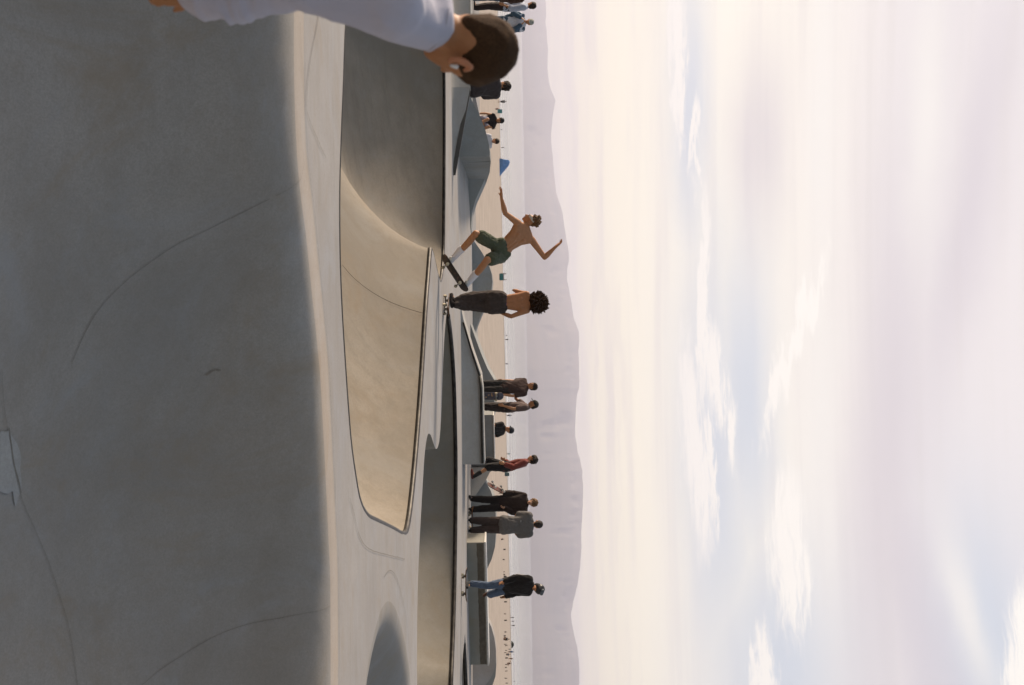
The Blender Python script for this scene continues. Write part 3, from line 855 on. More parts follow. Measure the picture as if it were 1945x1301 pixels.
def build_haze():
    bm = bmesh.new()
    lo, hi = Vector((-26000, -2500, -40)), Vector((26000, 14900, 480))
    bmesh.ops.create_cube(bm, size=1.0, matrix=Matrix.Translation((lo + hi) / 2) @ Matrix.Diagonal((*(hi - lo), 1)))
    m = bpy.data.materials.new('haze'); m.use_nodes = True
    nt = m.node_tree; nt.nodes.clear()
    out = nt.nodes.new('ShaderNodeOutputMaterial'); v = nt.nodes.new('ShaderNodeVolumePrincipled')
    v.inputs['Color'].default_value = (0.715, 0.72, 0.87, 1)
    v.inputs['Density'].default_value = 1.22e-4
    v.inputs['Anisotropy'].default_value = 0.25
    nt.links.new(v.outputs[0], out.inputs['Volume'])
    return tag(finish(bm, 'haze', m, smooth=False), kind='stuff')
build_haze()
# ------------------------------------------------------------------ people
def fib(n):
    i = np.arange(n) + 0.5
    ph = np.arccos(1 - 2 * i / n); th = math.pi * (1 + 5 ** 0.5) * i
    return np.stack([np.cos(th) * np.sin(ph), np.sin(th) * np.sin(ph), np.cos(ph)], 1)
FIB = {n: fib(n) for n in (26, 48, 90)}
def hull(bm, balls, n=48):
    """convex skin round a few balls: the building block of limbs, torsos, shoes and clothes"""
    tmp = bmesh.new()
    for p, r in balls:
        for d in FIB[n]: tmp.verts.new((p[0] + d[0] * r, p[1] + d[1] * r, p[2] + d[2] * r))
    bmesh.ops.convex_hull(tmp, input=tmp.verts[:])
    for v in [v for v in tmp.verts if not v.link_faces]: tmp.verts.remove(v)
    m_ = {v: bm.verts.new(v.co) for v in tmp.verts}
    for f in tmp.faces: bm.faces.new([m_[v] for v in f.verts])
    tmp.free()
def fuse(name, shapes, mat, parent, voxel=0.013, smooth=3, rough=None, n=48):
    """fuse overlapping hulls into one continuous skin; rough = function(co, normal) -> displacement along the normal"""
    bm = bmesh.new()
    for s in shapes: hull(bm, s, n)
    me = bpy.data.meshes.new(name); bm.to_mesh(me); bm.free()
    o = bpy.data.objects.new(name, me); COL.objects.link(o)
    md = o.modifiers.new('r', 'REMESH'); md.mode = 'VOXEL'; md.voxel_size = voxel
    if smooth:
        ms = o.modifiers.new('s', 'SMOOTH'); ms.factor = 0.5; ms.iterations = smooth
    dg = bpy.context.evaluated_depsgraph_get()
    me2 = bpy.data.meshes.new_from_object(o.evaluated_get(dg))
    bpy.data.objects.remove(o); bpy.data.meshes.remove(me)
    me2.name = name
    if rough:
        no = [v.normal.copy() for v in me2.vertices]
        for v, nn in zip(me2.vertices, no): v.co += nn * rough(v.co, nn)
    for p in me2.polygons: p.use_smooth = True
    if parent is not None: me2.transform(Matrix.Translation(-parent.location))
    return link(name, me2, mat, parent)
def folds(amp=0.006, sc=11.0, seed=0.0):
    off = Vector((seed, seed * 1.7, 0))
    def f(co, nn):
        q = Vector((co.x * sc, co.y * sc, co.z * sc * 0.62)) + off
        a = noise.noise(q + noise.noise_vector(q * 0.5) * 0.8)
        return amp * (1 - abs(a) * 3.0) * 0.6 + amp * 0.6 * noise.noise(q * 2.3)
    return f
def tuft(amp=0.01, sc=40.0):
    def f(co, nn): return amp * noise.noise(co * sc) + amp * 0.7 * noise.noise(co * sc * 2.1)
    return f
def V3(*a): return Vector(a)
def lerp(a, b, t): return a + (b - a) * t

SK = {'tan': skin_mat('tan_skin', (0.45, 0.210, 0.098)), 'brown': skin_mat('brown_skin', (0.40, 0.178, 0.080)), 'fair': skin_mat('fair_skin', (0.50, 0.29, 0.19))}
HAIR = {'dark': plain('dark_hair', (0.028, 0.016, 0.010), rough=0.7, scale=90, var=0.5), 'black': plain('black_hair', (0.014, 0.011, 0.009), rough=0.7, scale=90, var=0.4),
        'gold': plain('golden_brown_hair', (0.20, 0.105, 0.042), rough=0.7, scale=90, var=0.5), 'brown': plain('brown_hair', (0.075, 0.04, 0.02), rough=0.7, scale=90, var=0.5)}
def cl(name, col, **k): 
    key = 'cl_' + name
    if key not in M: M[key] = cloth_mat(name, col, **k)
    return M[key]
DARK_EYE = plain('eye_dark', (0.02, 0.015, 0.012), rough=0.3, bump=0)
LIP = skin_mat('lips', (0.24, 0.09, 0.06))

def hand_shapes(wr, fdir, palm_n, side, curl=0.5, spread=0.25, s=1.0):
    """palm, four fingers of different lengths and a thumb off the side of the palm"""
    fdir = fdir.normalized(); palm_n = (palm_n - fdir * palm_n.dot(fdir)).normalized()
    lat = fdir.cross(palm_n).normalized() * side
    sh = []
    k = wr + fdir * 0.085 * s
    sh.append([(wr, 0.024 * s), (k + lat * 0.028 * s, 0.014 * s), (k - lat * 0.030 * s, 0.013 * s), (wr + fdir * 0.03 * s + lat * 0.02 * s, 0.016 * s)])
    for off, ln in ((0.030, 0.072), (0.010, 0.082), (-0.011, 0.076), (-0.031, 0.058)):
        b = k + lat * off * s
        d0 = (fdir + lat * off * spread * 22).normalized()
        p1 = b + d0 * ln * 0.45 * s
        d1 = (d0 * math.cos(curl) + palm_n * math.sin(curl)).normalized()
        p2 = p1 + d1 * ln * 0.32 * s
        d2 = (d0 * math.cos(curl * 1.9) + palm_n * math.sin(curl * 1.9)).normalized()
        p3 = p2 + d2 * ln * 0.26 * s
        for a, c, r in ((b, p1, 0.0092), (p1, p2, 0.0084), (p2, p3, 0.0074)): sh.append([(a, r * s), (c, r * s * 0.95)])
    tb = wr + fdir * 0.03 * s + lat * 0.026 * s
    t1 = tb + (lat * 0.75 + fdir * 0.7 + palm_n * 0.25).normalized() * 0.036 * s
    t2 = t1 + (lat * 0.35 + fdir * 0.9 + palm_n * 0.3).normalized() * 0.030 * s
    sh.append([(tb, 0.014 * s), (t1, 0.0105 * s)]); sh.append([(t1, 0.0105 * s), (t2, 0.0085 * s)])
    return sh

class Body:
    """joints in metres; fills in the rest of a human figure"""
    def __init__(s, J, fwd, hfwd=None, s_=1.0, hup=None):
        s.J = J; s.s = s_
        s.fwd = Vector(fwd).normalized()
        s.rt = (J['shR'] - J['shL']).normalized()
        s.hr = (J['hipR'] - J['hipL']).normalized()
        sm = (J['shL'] + J['shR']) / 2; hm = (J['hipL'] + J['hipR']) / 2
        s.sm, s.hm = sm, hm
        s.up = (sm - hm).normalized()
        s.hup = (J['head'] - J['neck']).normalized() if hup is None else Vector(hup).normalized()
        hf = Vector(hfwd if hfwd is not None else fwd)
        s.hf = (hf - s.hup * hf.dot(s.hup)).normalized()
        s.hrt = s.hf.cross(s.hup).normalized()
    def torso(s, g=0.0, chest=1.0, belly=1.0):
        k = s.s; J = s.J
        ch = lerp(s.sm, s.hm, 0.30) + s.fwd * 0.015 * k; wa = lerp(s.sm, s.hm, 0.66) + s.fwd * 0.01 * k
        r1 = lerp(s.rt, s.hr, 0.3).normalized(); r2 = lerp(s.rt, s.hr, 0.7).normalized()
        return [[(J['shL'] - s.up * 0.015, 0.058 * k + g), (J['shR'] - s.up * 0.015, 0.058 * k + g), (J['neck'], 0.055 * k + g * .6), (ch + r1 * 0.085 * k, 0.092 * k * chest + g), (ch - r1 * 0.085 * k, 0.092 * k * chest + g)],
                [(ch + r1 * 0.085 * k, 0.092 * k * chest + g), (ch - r1 * 0.085 * k, 0.092 * k * chest + g), (wa + r2 * 0.062 * k, 0.080 * k * belly + g), (wa - r2 * 0.062 * k, 0.080 * k * belly + g)],
                [(wa + r2 * 0.062 * k, 0.080 * k * belly + g), (wa - r2 * 0.062 * k, 0.080 * k * belly + g), (J['hipL'] + s.up * 0.03, 0.088 * k + g), (J['hipR'] + s.up * 0.03, 0.088 * k + g)]]
    def body(s, curlL=0.5, curlR=0.5, palmL=None, palmR=None, fingers=True, spread=0.15, lm=1.0, hs=1.0, ears=True, back=False):
        J, k = s.J, s.s
        sh = s.torso(0.0)
        h = J['head']
        sh.append([(J['neck'] - s.up * 0.02, 0.062 * k), (h - s.hup * 0.07 * k - s.hf * 0.015 * k, 0.052 * k)])
        sh.append([(h + s.hup * 0.030 * k - s.hf * 0.012 * k, 0.088 * k), (h + s.hup * 0.02 * k + s.hf * 0.028 * k, 0.070 * k), (h - s.hup * 0.03 * k - s.hf * 0.03 * k, 0.062 * k)])
        sh.append([(h + s.hf * 0.035 * k, 0.062 * k), (h - s.hup * 0.085 * k + s.hf * 0.062 * k, 0.030 * k), (h - s.hup * 0.05 * k + s.hrt * 0.03 * k + s.hf * 0.0 * k, 0.036 * k), (h - s.hup * 0.05 * k - s.hrt * 0.03 * k, 0.036 * k)])
        sh.append([(h + s.hf * 0.092 * k + s.hup * 0.012 * k, 0.008 * k), (h + s.hf * 0.112 * k - s.hup * 0.028 * k, 0.013 * k), (h + s.hf * 0.09 * k - s.hup * 0.03 * k, 0.017 * k)])
        if back:
            for sg in (1, -1):
                c_ = s.sm - s.up * 0.11 * k + s.rt * 0.085 * k * sg - s.fwd * 0.062 * k
                sh.append([(c_, 0.040 * k), (c_ - s.up * 0.07 * k - s.rt * 0.025 * k * sg, 0.026 * k)])
                c_ = lerp(s.sm, s.hm, 0.62) - s.fwd * 0.058 * k + s.rt * 0.032 * k * sg
                sh.append([(c_ + s.up * 0.10 * k, 0.030 * k), (c_ - s.up * 0.09 * k, 0.034 * k)])
        for sg in ((1, -1) if ears else ()):
            e = h + s.hrt * 0.086 * k * sg - s.hup * 0.008 * k - s.hf * 0.012 * k
            sh.append([(e + s.hup * 0.022 * k - s.hf * 0.006 * k, 0.013 * k), (e - s.hup * 0.024 * k + s.hf * 0.004 * k, 0.010 * k)])
        for sd, sg in (('L', -1), ('R', 1)):
            S_, E_, W_ = J['sh' + sd], J['el' + sd], J['wr' + sd]
            m = lerp(S_, E_, 0.4)
            sh.append([(S_, 0.056 * k * lm), (m, 0.047 * k * lm)]); sh.append([(m, 0.047 * k * lm), (E_, 0.038 * k * lm)])
            f = lerp(E_, W_, 0.3)
            sh.append([(E_, 0.038 * k * lm), (f, 0.041 * k * lm)]); sh.append([(f, 0.041 * k * lm), (W_, 0.026 * k)])
            fd = J.get('hd' + sd, (W_ - E_)).normalized()
            pn = palmL if sd == 'L' else palmR
            if pn is None: pn = -s.rt * sg
            if fingers: sh += hand_shapes(W_, fd, Vector(pn), sg if Vector(pn).dot(s.fwd) < .9 else -sg, curlL if sd == 'L' else curlR, spread, k * hs)
            H_, K_, A_ = J['hip' + sd], J['kn' + sd], J['an' + sd]
            m = lerp(H_, K_, 0.35)
            sh.append([(H_, 0.088 * k), (m, 0.078 * k)]); sh.append([(m, 0.078 * k), (K_, 0.054 * k * lm)])
            back = J.get('calf' + sd, -s.fwd)
            c = lerp(K_, A_, 0.3) + Vector(back) * 0.015 * k
            sh.append([(K_, 0.052 * k * lm), (c, 0.053 * k * lm)]); sh.append([(c, 0.053 * k * lm), (A_, 0.034 * k * lm)])
            toe = J.get('toe' + sd, A_ + s.fwd * 0.16 * k - s.up * 0.05 * k)
            sh.append([(A_, 0.036 * k), (A_ - (toe - A_).normalized() * 0.03 * k + J.get('sole' + sd, V3(0, 0, -1)) * 0.035 * k, 0.03 * k), (toe, 0.028 * k)])
        return sh
    def sleeve(s, sd, t0, t1, g):
        J, k = s.J, s.s
        pts = [(0.0, 0.058), (0.5, 0.049), (1.0, 0.042), (1.35, 0.043), (2.0, 0.031)]
        def at(t): return lerp(J['sh' + sd], J['el' + sd], t) if t <= 1 else lerp(J['el' + sd], J['wr' + sd], t - 1)
        def rad(t): return float(np.interp(t, [p[0] for p in pts], [p[1] for p in pts])) * k + g
        out = []; ts = [t for t in (t0, 0.5, 1.0, 1.35, 2.0) if t0 <= t < t1] + [t1]
        for a, b in zip(ts, ts[1:]): out.append([(at(a), rad(a)), (at(b), rad(b))])
        return out
    def trousers(s, t1, g, flare=0.0, crotch=0.0):
        J, k = s.J, s.s
        pts = [(0.0, 0.090), (0.35, 0.080), (1.0, 0.060), (1.3, 0.060), (2.0, 0.042)]
        out = [[(J['hipL'] + s.up * 0.08 * k, 0.082 * k + g), (J['hipR'] + s.up * 0.08 * k, 0.082 * k + g), (J['hipL'] - s.up * crotch, 0.092 * k + g), (J['hipR'] - s.up * crotch, 0.092 * k + g)]]
        for sd in 'LR':
            def at(t): return lerp(J['hip' + sd], J['kn' + sd], t) if t <= 1 else lerp(J['kn' + sd], J['an' + sd], t - 1)
            def rad(t): return float(np.interp(t, [p[0] for p in pts], [p[1] for p in pts])) * k + g + flare * min(1, t / max(t1, .01))
            ts = [t for t in (0.0, 0.35, 1.0, 1.3) if t < t1] + [t1]
            for a, b in zip(ts, ts[1:]): out.append([(at(a), rad(a)), (at(b), rad(b))])
        return out
    def shoes(s, parent, mat, mats=None, vox=0.011):
        J, k = s.J, s.s
        for sd in 'LR':
            A_ = J['an' + sd]; toe = J.get('toe' + sd, A_ + s.fwd * 0.16 * k - s.up * 0.05 * k); so = J.get('sole' + sd, V3(0, 0, -1))
            heel = A_ - (toe - A_).normalized() * 0.035 * k + so * 0.04 * k
            m = (mats or {}).get(sd, mat)
            fuse('shoe', [[(A_, 0.046 * k), (heel, 0.038 * k), (lerp(heel, toe, 0.55), 0.043 * k)], [(heel, 0.036 * k), (lerp(heel, toe, 0.55), 0.043 * k), (toe, 0.036 * k)]], m, parent, vox, 2)
    def hair(s, parent, mat, r=0.098, amp=0.008, long=0.0, low=0.0, vox=0.010, sc=45):
        h, k = s.J['head'], s.s
        sh = [[(h + s.hup * 0.042 * k - s.hf * 0.024 * k, r * k), (h + s.hup * 0.062 * k + s.hf * 0.022 * k, (r - 0.025) * k), (h - s.hup * (0.035 + low) * k - s.hf * 0.05 * k, 0.060 * k)]]
        if long: sh.append([(h - s.hf * 0.05 * k, 0.085 * k), (h - s.hf * 0.085 * k - s.hup * long * k, 0.06 * k)])
        return fuse('hair', sh, mat, parent, vox, 1, tuft(amp, sc))
    def face(s, parent):
        h, k = s.J['head'], s.s
        for sg in (1, -1):
            e = h + s.hf * 0.087 * k + s.hrt * 0.034 * k * sg + s.hup * 0.012 * k
            fuse('eye', [[(e + s.hrt * 0.006 * k, 0.009 * k), (e - s.hrt * 0.006 * k, 0.009 * k)]], DARK_EYE, parent, 0.006, 0, n=26)
            fuse('eyebrow', [[(e + s.hup * 0.022 * k + s.hrt * 0.014 * k, 0.007 * k), (e + s.hup * 0.022 * k - s.hrt * 0.014 * k + s.hf * 0.004, 0.007 * k)]], HAIR['dark'], parent, 0.005, 0, n=26)
        m = h + s.hf * 0.090 * k - s.hup * 0.060 * k
        fuse('mouth', [[(m + s.hrt * 0.022 * k - s.hf * 0.006, 0.008 * k), (m - s.hrt * 0.022 * k - s.hf * 0.006, 0.008 * k), (m + s.hf * 0.004, 0.009 * k)]], LIP, parent, 0.005, 0, n=26)
    def cap(s, parent, mat, brim=True, backwards=False, brim_mat=None, name='cap'):
        h, k = s.J['head'], s.s
        d = -1 if backwards else 1
        sh = [[(h + s.hup * 0.048 * k - s.hf * 0.012 * k, 0.098 * k), (h + s.hup * 0.045 * k + s.hf * 0.03 * k, 0.078 * k), (h + s.hup * 0.03 * k - s.hf * 0.04 * k, 0.078 * k)]]
        o = fuse(name, sh, mat, parent, 0.010, 2, lambda c, n_: -0.0)
        # trim: keep the dome only
        me = o.data
        bm = bmesh.new(); bm.from_mesh(me)
        pc = h + s.hup * 0.022 * k - parent.location
        bmesh.ops.bisect_plane(bm, geom=bm.verts[:] + bm.edges[:] + bm.faces[:], plane_co=pc, plane_no=(s.hup + s.hf * -0.10 * d).normalized(), clear_inner=True)
        bmesh.ops.holes_fill(bm, edges=[e for e in bm.edges if e.is_boundary])
        bm.to_mesh(me); bm.free()
        for p in me.polygons: p.use_smooth = True
        if brim:
            c = h + s.hup * 0.034 * k + s.hf * d * 0.085 * k
            e = c + s.hf * d * 0.075 * k - s.hup * 0.012 * k
            fuse('brim', [[(c + s.hrt * 0.065 * k, 0.009), (c - s.hrt * 0.065 * k, 0.009), (e + s.hrt * 0.035 * k, 0.009), (e - s.hrt * 0.035 * k, 0.009)]], brim_mat or mat, parent, 0.008, 1, n=26)
        return o

def person(label, origin, group=None):
    t = empty('person', origin); return tag(t, label, 'person', group)

def local_pose(base, face_deg, h=1.75, **ov):
    """standing figure in its own frame (right, forward, up), turned by face_deg clockwise from looking away from the camera"""
    k = h / 1.75; a = R(face_deg)
    f = Vector((math.sin(a), math.cos(a), 0)); r = Vector((math.cos(a), -math.sin(a), 0))
    D = dict(anL=(-.09, 0, .085), anR=(.09, 0, .085), knL=(-.095, .03, .49), knR=(.095, .03, .49), hipL=(-.085, 0, .93), hipR=(.085, 0, .93),
             shL=(-.185, 0, 1.43), shR=(.185, 0, 1.43), neck=(0, 0, 1.50), head=(0, .025, 1.645), elL=(-.235, -.03, 1.14), elR=(.235, -.03, 1.14), wrL=(-.245, .07, .89), wrR=(.245, .07, .89))
    D.update(ov)
    J = {n: Vector(base) + (r * v[0] + f * v[1] + Vector((0, 0, v[2]))) * k for n, v in D.items()}
    for d_ in ('hdL', 'hdR', 'calfL', 'calfR', 'soleL', 'soleR'):
        if d_ in J: J[d_] = J[d_] - Vector(base)
    for sd in 'LR':
        if 'toe' + sd not in J: J['toe' + sd] = J['an' + sd] + f * 0.165 * k - Vector((0, 0, 0.045 * k)) + r * (0.02 if sd == 'R' else -0.02)
    return J, f, r, k

# ---------------- skateboards
WOOD = plain('board_ply', (0.16, 0.085, 0.045), rough=0.6, scale=14)
GRIP = plain('grip_tape', (0.022, 0.022, 0.023), rough=0.95, scale=120)
TRUCK = plain('truck_metal', (0.30, 0.29, 0.27), rough=0.45, metal=0.8)
URETH = plain('wheel_urethane', (0.55, 0.48, 0.34), rough=0.5)
def skateboard(label, centre, along, up, under=WOOD, wheel=URETH, length=0.80, width=0.205, group='skateboards'):
    t = empty('skateboard', centre); tag(t, label, 'skateboard', group)
    X_ = Vector(along).normalized(); Zv = Vector(up); Zv = (Zv - X_ * Zv.dot(X_)).normalized(); Yv = Zv.cross(X_)
    t.matrix_world = Matrix(((X_.x, Yv.x, Zv.x, centre[0]), (X_.y, Yv.y, Zv.y, centre[1]), (X_.z, Yv.z, Zv.z, centre[2]), (0, 0, 0, 1)))
    nx, ny = 40, 8
    def outline(x):
        e = max(0.0, abs(x) - (length / 2 - width / 2)) / (width / 2)
        return width / 2 * math.sqrt(max(0.0, 1 - e * e)) 
    for nm, zo, mt in (('deck', 0.0, under), ('grip', 0.0125, GRIP)):
        bm = bmesh.new(); top, bot = [], []
        for i in range(nx + 1):
            x = -length / 2 + length * (0.5 - 0.5 * math.cos(math.pi * i / nx))
            kick = max(0.0, abs(x) - 0.26) ** 1.4 * 0.55
            w_ = max(outline(x), 0.002) - (0.002 if nm == 'grip' else 0)
            ra, rb = [], []
            for j in range(ny + 1):
                y = -w_ + 2 * w_ * j / ny
                cc = 0.010 * (y / (width / 2)) ** 2 if abs(x) < 0.27 else 0.006 * (y / (width / 2)) ** 2
                ra.append(bm.verts.new((x, y, zo + kick + cc + (0.012 if nm == 'deck' else 0.0015)))); rb.append(bm.verts.new((x, y, zo + kick + cc)))
            top.append(ra); bot.append(rb)
        for A, B, C_, D_ in zip(top, top[1:], bot, bot[1:]):
            for j in range(ny):
                bm.faces.new((A[j], B[j], B[j + 1], A[j + 1])); bm.faces.new((C_[j + 1], D_[j + 1], D_[j], C_[j]))
            bm.faces.new((A[0], C_[0], D_[0], B[0])); bm.faces.new((B[ny], D_[ny], C_[ny], A[ny]))
        for row_t, row_b in ((top[0], bot[0]), (top[-1], bot[-1])):
            for j in range(ny): bm.faces.new((row_t[j], row_t[j + 1], row_b[j + 1], row_b[j]))
        bmesh.ops.recalc_face_normals(bm, faces=bm.faces)
        o = finish(bm, nm, mt); o.parent = t
    for sx in (-0.205, 0.205):
        bm = bmesh.new()
        bmesh.ops.create_cone(bm, cap_ends=True, segments=10, radius1=0.034, radius2=0.020, depth=0.05, matrix=Matrix.Translation((sx, 0, -0.025)) @ Matrix.Rotation(math.pi, 4, 'X'))
        bmesh.ops.create_cone(bm, cap_ends=True, segments=10, radius1=0.014, radius2=0.014, depth=0.19, matrix=Matrix.Translation((sx, 0, -0.055)) @ Matrix.Rotation(math.pi / 2, 4, 'X'))
        tr = finish(bm, 'truck', TRUCK); tr.parent = t
        for sy in (-0.095, 0.095):
            bm = bmesh.new()
            bmesh.ops.create_cone(bm, cap_ends=True, segments=20, radius1=0.031, radius2=0.031, depth=0.038, matrix=Matrix.Translation((sx, sy, -0.055)) @ Matrix.Rotation(math.pi / 2, 4, 'X'))
            bmesh.ops.bevel(bm, geom=bm.edges[:], offset=0.006, segments=2, affect='EDGES')
            wo = finish(bm, 'wheel', wheel, smooth=False); wo.parent = t
    return t

# ---------------- the man in the foreground (seen from behind on the right, head bent forward)
def foreground_man():
    D = 3.7
    q = lambda x, u, dy=0.0: P(x, u, D + dy)
    f = Vector((math.sin(R(48)), math.cos(R(48)), 0)); r = Vector((math.cos(R(48)), -math.sin(R(48)), 0))
    J = {}
    J['shR'] = q(750, 13)
    J['shL'] = J['shR'] - r * 0.36 + V3(0, 0, 0.02)
    J['neck'] = q(806, 40, 0.15)
    J['head'] = q(896, 90, 0.26)
    J['elR'] = q(572, -34, -0.04); J['wrR'] = q(376, -18, 0.04); J['hdR'] = V3(0.02, 0.05, -1)
    hm = (J['shR'] + J['shL']) / 2 - f * 0.30 - V3(0, 0, 0.48)
    J['hipR'] = hm + r * 0.085; J['hipL'] = hm - r * 0.085
    J['elL'] = J['shL'] - r * 0.08 - f * 0.06 - V3(0, 0, 0.29); J['wrL'] = J['elL'] - f * 0.02 - V3(0, 0, 0.25)
    gz = 0.0
    for sd, sg in (('R', 1), ('L', -1)):
        J['an' + sd] = Vector((hm.x, hm.y, gz + 0.085)) + r * 0.10 * sg + f * 0.05
        J['kn' + sd] = lerp(J['hip' + sd], J['an' + sd], 0.48) + f * 0.05
    hf = Vector((0.48, 0.72, -0.50))
    B = Body(J, f, hf, 1.02, hup=V3(0.30, 0.42, 0.86))
    base = Vector((hm.x, hm.y, 0))
    t = person('man with cropped dark hair in a white long-sleeved shirt, closest to the camera', base)
    sk = skin_mat('deep_tan_skin', (0.36, 0.160, 0.068))
    sh = B.body(curlR=0.7, curlL=0.6, palmR=-r, palmL=r, ears=False)
    h = J['head']
    # ear with a rim, on the side turned to the camera
    fuse('body', sh, sk, t, 0.009, 4, lambda c, n_: 0.0012 * noise.noise(c * 30))
    k = B.s
    e = h + B.hrt * 0.086 * k - B.hup * 0.036 * k - B.hf * 0.012 * k
    rim = [e + B.hup * 0.031 * math.cos(a_) - B.hf * 0.019 * math.sin(a_) + B.hrt * (0.006 + 0.008 * max(0, math.sin(a_))) for a_ in np.linspace(-0.9, 3.3, 12)]
    er = [[(p, 0.0062), (q_, 0.0062)] for p, q_ in zip(rim, rim[1:])]
    er.append([(e + B.hup * 0.014 - B.hf * 0.004, 0.010), (e - B.hup * 0.012 - B.hf * 0.002, 0.010), (e - B.hf * 0.012 + B.hrt * 0.004, 0.008)])
    er.append([(rim[-1], 0.0085), (e - B.hup * 0.022 + B.hf * 0.004, 0.009)])
    fuse('ear', er, skin_mat('ear_skin', (0.44, 0.185, 0.095)), t, 0.0035, 2)
    ep = e - B.hup * 0.010 + B.hf * 0.010 + B.hrt * 0.012
    fuse('earbud', [[(ep, 0.0075), (ep - B.hup * 0.014 + B.hf * 0.004, 0.0045)]], plain('earbud_white', (0.7, 0.7, 0.7), rough=0.3, bump=0), t, 0.003, 1)
    # cropped hair: scalp layer with a hairline across nape and over the ears
    hs = [[(h + B.hup * 0.034 * k - B.hf * 0.014 * k, 0.0965 * k), (h + B.hup * 0.04 * k + B.hf * 0.04 * k, 0.070 * k)],
          [(h + B.hup * 0.03 * k - B.hf * 0.03 * k, 0.084 * k), (h - B.hup * 0.040 * k - B.hf * 0.064 * k, 0.034 * k)],
          [(h + B.hup * 0.035 * k - B.hf * 0.02 * k, 0.088 * k), (h + B.hup * 0.024 * k - B.hf * 0.01 * k, 0.0900 * k)]]
    hm_, w, b = mat_base('cropped_hair')
    o_ = w.n('ShaderNodeTexCoord').outputs['Object']
    n1 = w.noise(o_, 160, 3, 0.7); n2 = w.noise(o_, 20, 4, 0.6)
    c = w.mix(w.ss(n1, 0.3, 0.7), (0.034, 0.018, 0.009, 1), (0.058, 0.030, 0.014, 1))
    c = w.mix(w.ss(n2, 0.5, 0.75, 0, 0.5), c, (0.095, 0.050, 0.024, 1))
    w.put(b.inputs['Base Color'], c); b.inputs['Roughness'].default_value = 0.85; b.inputs['Specular IOR Level'].default_value = 0.12
    bp = w.n('ShaderNodeBump'); bp.inputs['Strength'].default_value = 0.4; bp.inputs['Distance'].default_value = 0.003
    w.put(bp.inputs['Height'], n1); w.put(b.inputs['Normal'], bp.outputs[0])
    fuse('hair', hs, hm_, t, 0.006, 3, tuft(0.0011, 150))
    # shirt
    shirt = cloth_mat('white_cotton', (0.45, 0.44, 0.52), var=0.05, scale=300)
    def fold(co, nn):
        # long drags from shoulder to hem, tighter creases round the elbow and cuff
        q1 = Vector((co.x * 5.5, co.y * 5.5, co.z * 2.6)); q1 += noise.noise_vector(q1 * 0.7) * 0.7
        a = 1 - abs(noise.noise(q1)) * 2.4
        q2 = Vector((co.x * 9 + co.z * 5, co.y * 9, co.z * 11)); bq = 1 - abs(noise.noise(q2)) * 2.6
        wz = max(0.0, min(1.0, (J['shR'].z - 0.12 - co.z) / 0.25))
        cf = max(0.0, 1 - abs(co.z - (J['wrR'].z + 0.09)) / 0.13)
        return 0.020 * a * (0.45 + 0.55 * wz) + 0.011 * bq * (0.25 + 0.75 * wz) + cf * 0.016 * (1 - abs(noise.noise(Vector((co.x * 7, co.y * 7, co.z * 26)))) * 2.8)
    sh = B.torso(0.026, 1.04, 1.15)
    lowr = [(J['hipL'] - V3(0, 0, 0.06), 0.13), (J['hipR'] - V3(0, 0, 0.06), 0.13)]
    sh.append(lowr + [(lerp(B.sm, B.hm, 0.66), 0.13)])
    sh += B.sleeve('R', 0.0, 1.94, 0.022) + B.sleeve('L', 0.0, 1.94, 0.028)
    sh.append([(J['shR'], 0.080), (lerp(J['shR'], J['elR'], 0.25), 0.072)])
    sh.append([(J['neck'] + B.up * 0.01 - f * 0.012, 0.074), (lerp(J['shR'], J['neck'], .4), 0.068), (lerp(J['shL'], J['neck'], .4), 0.068)])
    fuse('shirt', sh, shirt, t, 0.008, 4, fold)
    # collar band and cuff
    nd = (J['head'] - J['neck']).normalized()
    cdir = (nd + V3(0, 0, 0.4)).normalized()
    a_ = cdir.orthogonal().normalized(); b_ = cdir.cross(a_)
    cc = J['neck'] + cdir * 0.034
    ring = [cc + (a_ * math.cos(i * math.pi / 12) + b_ * math.sin(i * math.pi / 12)) * 0.070 for i in range(25)]
    co_ = tube([p - t.location for p in ring], 0.006, 'collar', shirt, t, 8)
    wd = (J['wrR'] - J['elR']).normalized(); a_ = wd.orthogonal().normalized(); b_ = wd.cross(a_)
    cu = []
    for zz in (0.0, 0.03):
        c0 = J['wrR'] - wd * (0.015 + zz)
        cu += [[(c0 + (a_ * math.cos(i * math.pi / 4) + b_ * math.sin(i * math.pi / 4)) * 0.040, 0.011), (c0 + (a_ * math.cos((i + 1) * math.pi / 4) + b_ * math.sin((i + 1) * math.pi / 4)) * 0.040, 0.011)] for i in range(8)]
    fuse('cuff', cu, shirt, t, 0.006, 2, folds(0.004, 25))
    tr = cl('grey_work_trousers', (0.10, 0.10, 0.11))
    fuse('trousers', B.trousers(1.97, 0.02), tr, t, 0.014, 3, folds(0.008, 9))
    B.shoes(t, cl('black_trainers', (0.03, 0.03, 0.03)))
    return t
foreground_man()

